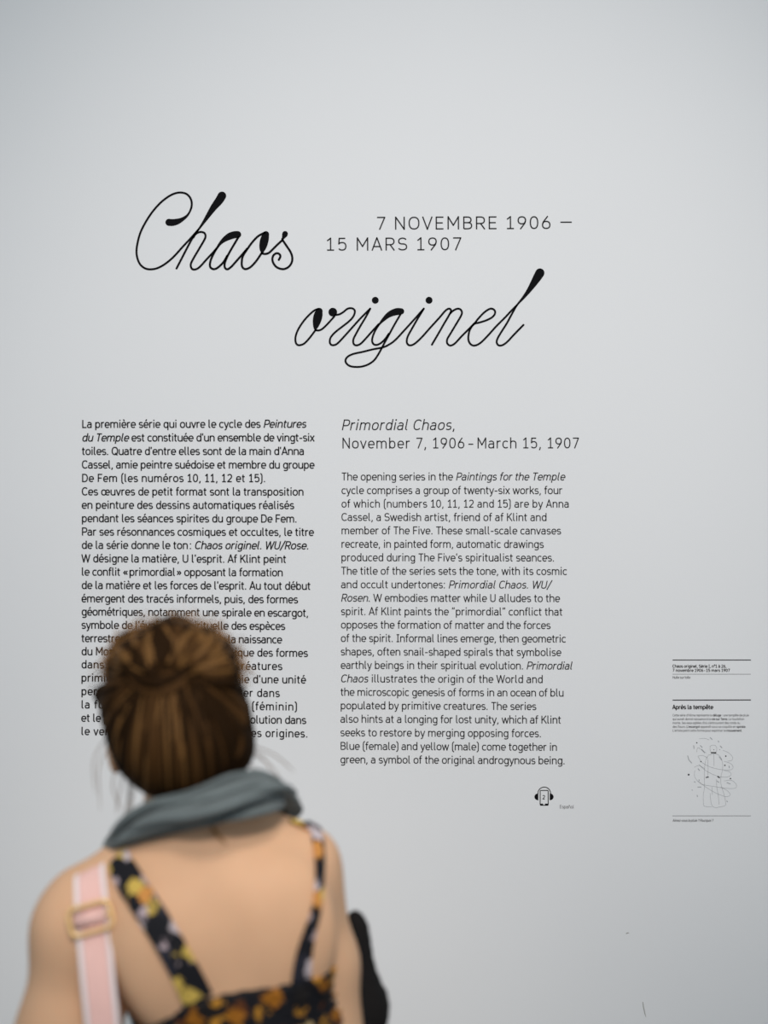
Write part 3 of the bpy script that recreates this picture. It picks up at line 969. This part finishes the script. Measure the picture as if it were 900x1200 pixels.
# legs
for s_ in (-1, 1):
    hp = HIP + np.array((s_ * 0.082, 0, -0.03))
    kn = np.array((HIP[0] + s_ * 0.085, HIP[1] + 0.012, 0.465))
    an = np.array((HIP[0] + s_ * 0.085, HIP[1] - 0.015, 0.085))
    B.chain([hp, kn], [0.088, 0.056], 0.04)
    B.chain([kn, kn * 0.72 + an * 0.28 + np.array((0, -0.016, 0)), an], [0.054, 0.054, 0.034], 0.03)
    B.chain([an + np.array((0, -0.022, -0.045)), an + np.array((0, 0.06, -0.047)), an + np.array((s_ * 0.012, 0.15, -0.056))], [0.028, 0.030, 0.020], 0.03)
body, BB = field_obj('body', B, M_SKIN, person)

# shoes: flat black slip-ons
for s_ in (-1, 1):
    S = Field((HIP[0] + s_ * 0.09 - 0.08, HIP[1] - 0.11, -0.01), (HIP[0] + s_ * 0.09 + 0.08, HIP[1] + 0.22, 0.12), 0.005)
    x = HIP[0] + s_ * 0.085
    S.chain([(x, HIP[1] - 0.045, 0.035), (x, HIP[1] + 0.05, 0.033), (x + s_ * 0.012, HIP[1] + 0.145, 0.030)], [0.037, 0.039, 0.030], 0.02)
    sl, g = S.win(S.lo, S.lo + S.h * S.n)
    S.F = np.maximum(S.F, 0.001 - g[2])
    S.F = np.maximum(S.F, g[2] - 0.062)
    field_obj('shoe', S, M_LEATHER, person)

# face details
for s_ in (-1, 1):
    E = Field(Hd(s_ * 0.031, 0.083, 0.010) - 0.02, Hd(s_ * 0.031, 0.083, 0.010) + 0.02, 0.0012)
    E.ell(Hd(s_ * 0.031, 0.083, 0.010), (0.012, 0.012, 0.012), HM, 0)
    eye, _ = field_obj('eye', E, M_EYE, body)
    mb = MB()
    c = Vector(Hd(s_ * 0.031, 0.0952, 0.012))
    mb.add([c + Vector(hr) * 0.005 * math.cos(a * .3927) + Vector(hu) * 0.005 * math.sin(a * .3927) for a in range(16)], [tuple(range(16))])
    mb.build('iris', M_IRIS, body, smooth=False)
mb = MB()
for du, rr_ in ((-0.0555, 0.0042), (-0.063, 0.0052)):
    mb.tube([Hd(q * 0.022, 0.098 - 0.012 * q * q, du + 0.002 * q * q) for q in (-1, -.5, 0, .5, 1)], [0.001, rr_, rr_, rr_, 0.001], 8)
mb.build('lips', M_LIP, body)

# ---- hair: pinned-up mass with a loose twist on the crown
HA = Field(HC - 0.17, HC + 0.17, 0.004)
HW = lambda px, py, dd: np.array(W(px, py, 1.80 + dd))
HA.ell(HW(203, 828, 0.0), (0.090, 0.104, 0.098), HM, 0.02)
HA.ell(HW(212, 872, -0.01), (0.070, 0.085, 0.060), HM, 0.04)
HA.ell(HW(214, 858, -0.03), (0.074, 0.078, 0.068), HM, 0.03)
for px, py, dd, rr_ in ((166, 778, -0.055, 0.032), (196, 757, -0.05, 0.032), (232, 768, -0.055, 0.034), (252, 790, -0.055, 0.030),
                        (205, 748, -0.01, 0.030), (160, 768, 0.0, 0.034), (242, 770, 0.0, 0.036), (185, 790, -0.088, 0.017)):
    HA.ell(HW(px, py, dd), (rr_, rr_, rr_), None, 0.018)
HA.ell(HW(275, 880, -0.02), (0.021, 0.030, 0.026), None, 0.02)      # loose knot above the scarf
HA.ell(HW(121, 814, 0.02), (0.013, 0.016, 0.014), None, 0.01)
HA.ell(HW(268, 850, -0.02), (0.024, 0.040, 0.050), HM, 0.02)
HA.ell(HW(192, 772, -0.105), (0.014, 0.015, 0.024), None, 0.010, cut=True)
HA.ell(HW(203, 786, -0.105), (0.009, 0.015, 0.014), None, 0.010, cut=True)
# leave the face free
HA.ell(Hd(0, 0.125, -0.045), (0.066, 0.085, 0.100), HM, 0.02, cut=True)
hair, HB = field_obj('hair', HA, M_HAIR[0], person)

rnd = random.Random(3)
Hc = Vector(HW(203, 832, 0.0))
Yax = Vector((0, -1, 0))


def surf(px, py, dd=None, lift=0.0):
    p, n = hit(HB, px, py, 1.80)
    return p + n * lift, n


def lock(mb, px_pts, rad, mi, lift):
    c = crom(px_pts, 6)
    P, N = [], []
    for q in c:
        d = (W(q[0], q[1], 1.0) - CAM).normalized()
        h = HB.ray_cast(CAM, d)
        if h[0] is None:
            o = W(q[0], q[1], 1.80)
            h = HB.find_nearest(o)
        P.append(h[0] + h[1] * lift)
        N.append(h[1])
    n = len(P)
    if n < 3:
        return
    # relax so that the lock lies smoothly
    for _ in range(3):
        P = [P[0]] + [(P[i - 1] + P[i] * 2 + P[i + 1]) / 4 for i in range(1, n - 1)] + [P[-1]]
    rr_ = [rad * (0.35 + 0.65 * math.sin(math.pi * min(1, max(0, (i + .6) / n)))) for i in range(n)]
    mb.tube(P, rr_, 6, flat=0.45, nrm=N, mi=mi)


def pick(bias):
    x = rnd.random() + bias
    return 0 if x < 0.45 else (1 if x < 0.85 else 2)


mb = MB()
# lower half: locks pulled up from the nape and sides into the twist
for i in range(170):
    u = i / 169
    a = -30 + 240 * u + rnd.uniform(-4, 4)            # 0 = right side, 90 = nape, 180 = left side
    ex = 203 + 89 * math.cos(R(a)) * (1.0 if a < 90 else 0.98)
    ey = 838 + 94 * math.sin(R(a))
    k = rnd.uniform(0.93, 1.03)
    ex, ey = 203 + (ex - 203) * k, 838 + (ey - 838) * k
    sx = 200 + 42 * math.cos(R(a)) + rnd.uniform(-10, 10)
    sy = 799 + rnd.uniform(-5, 8)
    bow = rnd.uniform(0.9, 1.15)
    mx = sx + (ex - sx) * 0.5 * bow + 5 * math.cos(R(a))
    my = sy + (ey - sy) * 0.45
    m2x = sx + (ex - sx) * 0.82 + 4 * math.cos(R(a))
    m2y = sy + (ey - sy) * 0.75
    b = 0.10 if 155 < mx < 200 else (-0.05 if mx < 225 else -0.35)
    lock(mb, [(sx, sy), (mx, my), (m2x, m2y), (ex, ey)], rnd.uniform(0.003, 0.0062), pick(b), rnd.uniform(-0.0005, 0.002))
# upper half: hair from the forehead drawn over the crown
for i in range(120):
    u = i / 119
    a = 185 + 170 * u + rnd.uniform(-4, 4)
    ex = 203 + 84 * math.cos(R(a))
    ey = 800 + 72 * math.sin(R(a)) * rnd.uniform(0.9, 1.05)
    sx = 197 + 36 * math.cos(R(a)) + rnd.uniform(-8, 8)
    sy = 788 + 8 * math.sin(R(a)) + rnd.uniform(-6, 5)
    tw = rnd.uniform(-14, 14)
    cleft = abs((sx + ex) / 2 + tw - 192) < 13  # shade of the cleft painted in: locks over it take the dark colour
    lock(mb, [(sx, sy), ((sx + ex) / 2 + tw, (sy + ey) / 2), (ex, ey)], rnd.uniform(0.003, 0.006), 0 if cleft else pick(0.25), rnd.uniform(0, 0.002))  # lit crown put into the colour: remaining upper locks biased towards golden
# the twist itself: a rope of locks across the back of the crown
for k in range(16):
    y = 792 + rnd.uniform(-7, 9)
    lock(mb, [(150 + rnd.uniform(-5, 5), y - 4), (168, y + 8 + rnd.uniform(-3, 3)), (192, y + 11 + rnd.uniform(-3, 3)), (212, y + 3), (222 + rnd.uniform(-5, 6), y - 10)],
         rnd.uniform(0.003, 0.0055), pick(-0.40), rnd.uniform(0.001, 0.004))
for k in range(14):
    a = k / 14 * 2 * math.pi
    cx, cy = 190, 778
    lock(mb, [(cx + 17 * math.cos(a + q), cy + 14 * math.sin(a + q)) for q in (0, .6, 1.2, 1.8)], rnd.uniform(0.003, 0.005), pick(0.0), 0.001)
# right-hand knot
for k in range(16):
    lock(mb, [(255 + rnd.uniform(-8, 6), 820), (276 + rnd.uniform(-6, 4), 850), (286 + rnd.uniform(-6, 3), 872), (280 + rnd.uniform(-14, 4), 888)],
         rnd.uniform(0.003, 0.0055), pick(-0.1), rnd.uniform(0, 0.002))
lk = mb.build('hair_locks', None, hair, mats=M_HAIR)
lk['kind'] = 'stuff'
# flyaway wisps
mb = MB()
for i in range(420):
    a = rnd.uniform(190, 350)
    cx, cy = 203 + 78 * math.cos(R(a)), 806 + 72 * math.sin(R(a))
    cx, cy = cx + 5 * math.cos(R(a)), cy + 5 * math.sin(R(a))
    q = HW(cx, cy, rnd.uniform(-0.05, 0.05))
    sgn = rnd.choice((-1, 1))
    d = np.array((0.45 * math.cos(R(a)) - sgn * math.sin(R(a)), rnd.uniform(-.6, .6), -0.45 * math.sin(R(a)) - sgn * math.cos(R(a))))
    l_ = rnd.uniform(0.010, 0.034)
    bnd = np.array((rnd.uniform(-1, 1), 0, rnd.uniform(-1, 1))) * l_ * 0.5
    mb.tube([q - d * 0.012, q + d * l_ * 0.4 + bnd * .3, q + d * l_ * 0.8 + bnd * .8], [0.0005, 0.0004, 0.0002], 4, mi=rnd.choice((1, 2, 3)))
for (x0, y0, x1, y1, x2, y2) in ((140, 890, 132, 920, 142, 950), (150, 905, 150, 935, 143, 968), (158, 915, 154, 945, 150, 985), (132, 870, 116, 900, 118, 950),
                                 (128, 860, 110, 890, 112, 930), (288, 880, 312, 893, 330, 915), (285, 885, 300, 905, 308, 922), (290, 872, 322, 885, 345, 905),
                                 (288, 876, 306, 886, 318, 903), (145, 900, 140, 930, 136, 955), (154, 910, 152, 940, 148, 970)):
    c = crom([HW(x0, y0, 0.0), HW(x1, y1, -0.02), HW(x2, y2, -0.03)], 6)
    mb.tube(c, [0.0008] * (len(c) - 3) + [0.0006, 0.0004, 0.0002], 4, mi=2)
w_ = mb.build('loose_wisps', None, hair, mats=M_HAIR)
w_['kind'] = 'stuff'
# short curl that slips out below the scarf
mb = MB()
for k in range(7):
    o = rnd.uniform(-4, 4)
    P = []
    for px, py in ((246 + o, 952), (249 + o, 970), (256 + o * .6, 981), (264 + o * .3, 989 + o)):
        h, n = hit(BB, px, py, 1.70)
        P.append(h + n * 0.004)
    c = crom(P, 4)
    mb.tube(c, [0.0016] * (len(c) - 4) + [0.0014, 0.0011, 0.0008, 0.0003], 5, mi=3)
mb.build('nape_curl', None, hair, mats=M_HAIR)


# ---- dress
DR = Field((-0.62, -1.50, 0.34), (0.32, -0.90, 1.30), 0.0055)
e = 0.006
DR.ell(L(-0.007, 0.005, 0.02), (0.125 + e, 0.098 + e, 0.20), TM, 0.04)
DR.ell(L(-0.015, 0.0, 0.115), (0.138 + e, 0.088 + e, 0.105), TM, 0.05)
DR.ell(L(0, 0.012, -0.13), (0.118 + e, 0.088 + e, 0.14), TM, 0.05)
DR.ell(HIP + np.array((0, 0, 0.03)), (0.165 + e, 0.115 + e, 0.13), None, 0.06)
for s_ in (-1, 1):
    DR.ell(L(s_ * 0.075, 0.085, 0.0), (0.065 + e, 0.055 + e, 0.062 + e), TM, 0.03)
    DR.ell(L(s_ * 0.078, -0.060, 0.085), (0.055 + e, 0.032 + e, 0.080 + e), TM, 0.04)
sl, g = DR.win(DR.lo, DR.lo + DR.h * DR.n)
# gathered skirt
zz = g[2]
tt = np.clip((0.93 - zz) / 0.52, 0, 1)
ang = np.arctan2(g[1] - HIP[1], g[0] - HIP[0])
rad = np.sqrt(((g[0] - HIP[0]) / 1.12) ** 2 + ((g[1] - HIP[1]) / 0.92) ** 2)
skirt = rad - (0.135 + 0.115 * tt + 0.012 * tt * np.sin(14 * ang) + 0.006 * tt * np.sin(23 * ang + 1.3))
skirt = np.maximum(skirt, zz - 0.93)
skirt = np.maximum(skirt, 0.40 - zz)
hh = np.maximum(0.05 - np.abs(DR.F - skirt), 0) / 0.05
DR.F = np.minimum(DR.F, skirt) - hh * hh * 0.05 * 0.25
# shirred back: fine horizontal gathers on the bodice
ru = sum((g[i] - T0[i]) * UPV[i] for i in range(3))
rs = sum((g[i] - T0[i]) * RV[i] for i in range(3))
rf = sum((g[i] - T0[i]) * FV[i] for i in range(3))
bod = np.clip((zz - 0.98) / 0.05, 0, 1)
DR.F = DR.F - (0.0022 * np.sin(ru * 520) + 0.0015 * np.sin(rs * 420 + 3 * np.sin(ru * 90))) * bod
top = ru - (0.032 - 0.13 * rs - 0.55 * np.clip(-0.055 - rs, 0, 0.2) + 0.0014 * np.sin(rs * 260 + rf * 200) + np.clip(rf, 0, 0.2) * 0.55)
DR.F = np.maximum(DR.F, top)
DR.F = np.maximum(DR.F, 0.40 - zz)
dress, DB = field_obj('dress', DR, M_DRESS, person)


def band(mb, P, N, wids, thick, mi=0, off=0.0):
    """cloth band lying along points P with outward normals N"""
    n = len(P)
    v, f = [], []
    for i in range(n):
        t = (P[min(i + 1, n - 1)] - P[max(i - 1, 0)]).normalized()
        nn = (N[i] - t * N[i].dot(t)).normalized()
        sd = t.cross(nn)
        w = wids[i] / 2
        c = P[i] + sd * off
        v += [c - sd * w, c - sd * w + nn * thick, c + nn * thick * 1.25, c + sd * w + nn * thick, c + sd * w]
    for i in range(n - 1):
        for k in range(5):
            k2 = (k + 1) % 5
            f.append((i * 5 + k, i * 5 + k2, (i + 1) * 5 + k2, (i + 1) * 5 + k))
    f.append((4, 3, 2, 1, 0))
    f.append(tuple((n - 1) * 5 + k for k in range(5)))
    mb.add(v, f, mi)


def on_body(pts, sub=6, lift=0.002, extra=None, smooth=4):
    c = crom(pts, sub)
    P, N, Ws = [], [], []
    for q in c:
        h, n = hit(BB, q[0], q[1], 1.74)
        P.append(h + n * lift)
        N.append(n.copy())
        Ws.append(q[2] * (h - CAM).dot(Vector((0, 1, 0))) / F_PX)
    if extra:
        for (p, n, wd) in extra:
            P.insert(0, Vector(p)); N.insert(0, Vector(n)); Ws.insert(0, wd)
    for _ in range(smooth):
        m = len(P)
        P = [P[0]] + [(P[i - 1] + P[i] * 2 + P[i + 1]) / 4 for i in range(1, m - 1)] + [P[-1]]
        N = [N[0]] + [(N[i - 1] + N[i] * 2 + N[i + 1]).normalized() for i in range(1, m - 1)] + [N[-1]]
    return P, N, Ws


# shoulder straps of the dress
mb = MB()
tl = [(L(-0.098, 0.035, 0.178), FV * .7 + UPV, 0.03), (L(-0.092, 0.080, 0.130), FV, 0.03), (L(-0.078, 0.128, 0.055), FV, 0.03)]
P, N, Ws = on_body([(136, 998, 26), (147, 1022, 32), (168, 1056, 33), (190, 1090, 33), (207, 1120, 33), (221, 1146, 34), (232, 1170, 36)], extra=tl)
band(mb, P, N, Ws, 0.003)
mb.build('dress_strap', M_STRAPF, dress, smooth=False)
mb = MB()
tr = [(L(0.118, 0.030, 0.178), FV * .7 + UPV, 0.02), (L(0.105, 0.075, 0.130), FV, 0.025), (L(0.085, 0.128, 0.055), FV, 0.03)]
P, N, Ws = on_body([(347, 948, 9), (358, 954, 12), (366, 966, 14), (371, 985, 15), (373, 1010, 14), (372, 1040, 12), (370, 1062, 12), (364, 1085, 14), (357, 1110, 18), (353, 1135, 22), (352, 1158, 25)],
                   extra=tr, smooth=2)
band(mb, P, N, Ws, 0.003)
mb.build('dress_strap', M_STRAPF, dress, smooth=False)

# ---- scarf: a folded cloth round the neck
nb = 44
up_c = [(126, 996, 1.775), (138, 972, 1.75), (155, 952, 1.728), (180, 937, 1.713), (210, 929, 1.702), (240, 919, 1.702), (270, 907, 1.712), (298, 902, 1.735), (322, 910, 1.762), (333, 922, 1.79)]
lo_c = [(126, 1001, 1.775), (150, 992, 1.745), (180, 983, 1.722), (205, 976, 1.705), (232, 971, 1.692), (258, 965, 1.688), (285, 957, 1.697), (308, 951, 1.718), (325, 945, 1.750), (333, 937, 1.79)]
up = [np.array(W(*q)) for q in crom(up_c, 6)]
lo = [np.array(W(*q)) for q in crom(lo_c, 6)]
ctr = np.array(W(240, 935, 1.80))
fr_u = [up[-1], ctr + np.array((0.085, 0.075, 0.0)), ctr + np.array((0.02, 0.125, -0.03)), ctr + np.array((-0.075, 0.095, -0.03)), up[0]]
fr_l = [lo[-1], ctr + np.array((0.095, 0.085, -0.05)), ctr + np.array((0.01, 0.150, -0.13)), ctr + np.array((-0.10, 0.105, -0.10)), lo[0]]
U = up + crom(fr_u, 9)[1:-1]
Lo = lo + crom(fr_l, 9)[1:-1]
nv = 44
V, Fq = [], []
nu = len(U)
for i in range(nu):
    s = i / len(up)
    for j in range(nv):
        v = j / (nv - 1)
        p = U[i] * (1 - v) + Lo[i] * v
        out = p - ctr
        out[2] *= 0.35
        out /= np.linalg.norm(out)
        wdt = np.linalg.norm(U[i] - Lo[i])
        amp = min(1.0, wdt / 0.05)
        ph = v * 2.6 + 0.9 * math.sin(s * 3.1 - 0.4) + 0.25 * math.sin(s * 9)
        d = 0.015 * math.sin(2 * math.pi * ph * 0.62) + 0.0065 * math.sin(2 * math.pi * (v * 3.3 - 1.4 * s) + 1.0) + 0.002 * math.sin(2 * math.pi * (v * 6 + 2.2 * s))
        for vc, wd_, dp in ((0.30 + 0.16 * math.sin(s * 3.4 + 0.4), 0.055, 0.014), (0.62 - 0.22 * s + 0.05 * math.sin(s * 7), 0.05, 0.011), (0.86 - 0.10 * s, 0.04, 0.006)):
            d -= dp * math.exp(-((v - vc) / wd_) ** 2)
        belly = 0.016 * math.sin(math.pi * v)
        p = p + out * (d * math.sin(math.pi * min(1, max(0, 0.12 + 0.76 * v))) + belly) * amp
        V.append(p)
for i in range(nu):
    i2 = (i + 1) % nu
    for j in range(nv - 1):
        Fq.append((i * nv + j, i2 * nv + j, i2 * nv + j + 1, i * nv + j + 1))
scarf = mesh_obj('scarf', V, Fq, M_SCARF, person, smooth=True)
md = scarf.modifiers.new('thickness', 'SOLIDIFY')
md.thickness = 0.007
md.offset = 0.0
md = scarf.modifiers.new('soft', 'SUBSURF')
md.levels = md.render_levels = 1

# ------------------------------------------------------------------ pink strapped shoulder bag
bag = thing('shoulder_bag', 'pink shoulder bag with white-edged strap and gold slider over the left shoulder', 'bag', W(112, 1500, 1.70) )
px_path = [(106, 1010, 40), (107, 1030, 39), (108, 1052, 39), (109, 1078, 38)]
front = [(SL + np.array((0.045, 0.035, 0.052)), (0, .4, 1), 0.04), (SL + np.array((0.048, 0.075, 0.02)), (0, 1, .5), 0.04),
         (SL + np.array((0.05, 0.105, -0.06)), (0, 1, 0), 0.04), (SL + np.array((0.05, 0.125, -0.25)), (0, 1, 0), 0.04), (SL + np.array((-0.01, -0.03, -0.49)), (-.2, 1, 0), 0.04)]
P, N, Ws = on_body(px_path, sub=5, lift=0.004, extra=front, smooth=5)
# the rear run hangs free from the shoulder blade down to the bag
last, ln = P[-1], N[-1].copy()
free = [W(111, 1105, 1.700), W(114, 1140, 1.690), W(117, 1170, 1.684), W(120, 1200, 1.680), W(120, 1260, 1.676), W(104, 1380, 1.672), Vector((SL[0] - 0.03, SL[1] - 0.118, SL[2] - 0.44)), Vector((SL[0] - 0.03, SL[1] - 0.125, SL[2] - 0.50))]
fc = crom([last] + free, 4)[1:]
for k, q in enumerate(fc):
    P.append(Vector(q))
    N.append(ln.lerp(Vector((0.12, -1, 0.05)), min(1, (k + 1) / 6)).normalized())
m = len(P)
for _ in range(3):
    P = [P[0]] + [(P[i - 1] + P[i] * 2 + P[i + 1]) / 4 for i in range(1, m - 1)] + [P[-1]]
Ws = [0.0405] * len(P)
mb = MB()
band(mb, P, N, [0.0275] * len(P), 0.0026)
strap = mb.build('strap', M_PINK, bag, smooth=False)
strap['label'] = 'pink webbing strap'
for sg in (-1, 1):
    mb = MB()
    band(mb, P, N, [0.0058] * len(P), 0.0030, off=sg * 0.0172)
    mb.build('edge_trim', M_WHITE, strap, smooth=False)
# slider: rounded frame with a centre bar and the strap looped over it
bc, bn = hit(BB, 108, 1076, 1.72)
bn = (bn + Vector((0, -0.6, 0))).normalized()
ax = Vector(W(134, 1068, 1.0) - W(82, 1083, 1.0)).normalized()
ax = (ax - bn * ax.dot(bn)).normalized()
ay = bn.cross(ax)
if ay.z < 0: ay = -ay
bc = bc + bn * 0.0105
sc_ = 1.715 / F_PX
hw, hh_, cr_ = 24.5 * sc_, 15.5 * sc_, 8 * sc_
pts = []
for cx, cy, a0 in ((hw - cr_, hh_ - cr_, 0), (-hw + cr_, hh_ - cr_, 90), (-hw + cr_, -hh_ + cr_, 180), (hw - cr_, -hh_ + cr_, 270)):
    for a in (0, 30, 60, 90):
        pts.append(bc + ax * (cx + cr_ * math.cos(R(a0 + a))) + ay * (cy + cr_ * math.sin(R(a0 + a))))
pts += pts[:2]
mb = MB()
mb.tube(pts, 0.0031, 10, nrm=[bn] * len(pts), flat=0.75)
sl_o = mb.build('slider_buckle', M_GOLD, bag)
sl_o['label'] = 'gold metal strap slider'
mb = MB()
mb.tube([bc - ax * hw, bc + ax * hw], 0.0022, 10)
mb.build('centre_bar', M_GOLD, sl_o)
mb = MB()
prof = [(-9.5, -0.003), (-6, 0.003), (-2.5, 0.0062), (2.5, 0.0062), (6, 0.003), (9.5, -0.003)]
V_, F_ = [], []
for q, hgt in prof:
    for sd_ in (-1, 1):
        V_.append(bc + ax * sd_ * 0.0188 + ay * q * sc_ + bn * hgt)
        V_.append(bc + ax * sd_ * 0.0188 + ay * q * sc_ + bn * (hgt - 0.002))
for i in range(len(prof) - 1):
    a = i * 4
    F_ += [(a, a + 2, a + 6, a + 4), (a + 1, a + 5, a + 7, a + 3), (a, a + 4, a + 5, a + 1), (a + 2, a + 3, a + 7, a + 6)]
mb.add(V_, F_)
mb.build('strap_loop', M_PINK, strap)
# the bag itself hangs at the hip, below the frame
BG = Field((SL[0] - 0.16, SL[1] - 0.14, SL[2] - 0.76), (SL[0] + 0.20, SL[1] + 0.14, SL[2] - 0.42), 0.006)
sl, g = BG.win(BG.lo, BG.lo + BG.h * BG.n)
cb = np.array((SL[0] - 0.03, SL[1] - 0.075, SL[2] - 0.60))
q = [np.abs(g[0] - cb[0]) - 0.035, np.abs(g[1] - cb[1]) - 0.045, np.abs(g[2] - cb[2]) - 0.09]
BG.F = (np.sqrt(sum(np.maximum(t_, 0) ** 2 for t_ in q)) + np.minimum(np.maximum(np.maximum(q[0], q[1]), q[2]), 0) - 0.03).astype(np.float32)
bagb, _ = field_obj('bag_body', BG, M_PINK, bag)

# ------------------------------------------------------------------ black garment carried on the right arm
KN = Field((ER[0] - 0.22, ER[1] - 0.06, ER[2] - 0.30), (ER[0] + 0.12, ER[1] + 0.28, ER[2] + 0.22), 0.005)
kd = 1.875
K = lambda px, py, d=kd: np.array(W(px, py, d))
KN.chain([K(417, 1082), K(416, 1100), K(415, 1125), K(417, 1150), K(423, 1175)], [0.0155, 0.017, 0.021, 0.025, 0.031], 0.02)
KN.chain([K(423, 1175), K(424, 1185), K(412, 1222)], [0.031, 0.031, 0.026], 0.02)
KN.chain([K(400, 1160), K(400, 1225), K(396, 1300, 1.90)], [0.035, 0.045, 0.05], 0.03)
KN.chain([K(396, 1225), K(340, 1225, 1.95), K(310, 1220, 1.98)], [0.045, 0.045, 0.035], 0.03)
KN.chain([K(390, 1260, 1.92), K(380, 1400, 1.93)], [0.05, 0.035], 0.03)
sl, g = KN.win(KN.lo, KN.lo + KN.h * KN.n)
KN.F = KN.F + 0.0008 * np.sin(g[2] * 420 + 8 * np.sin(g[0] * 30)) + 0.0015 * np.sin(g[0] * 150 + g[1] * 90 + g[2] * 30)
gm = thing('black_garment', 'black folded garment carried against the front on the right arm', 'garment', K(400, 1300, 1.90))
cg, _ = field_obj('folded_cloth', KN, M_BLACK, gm)
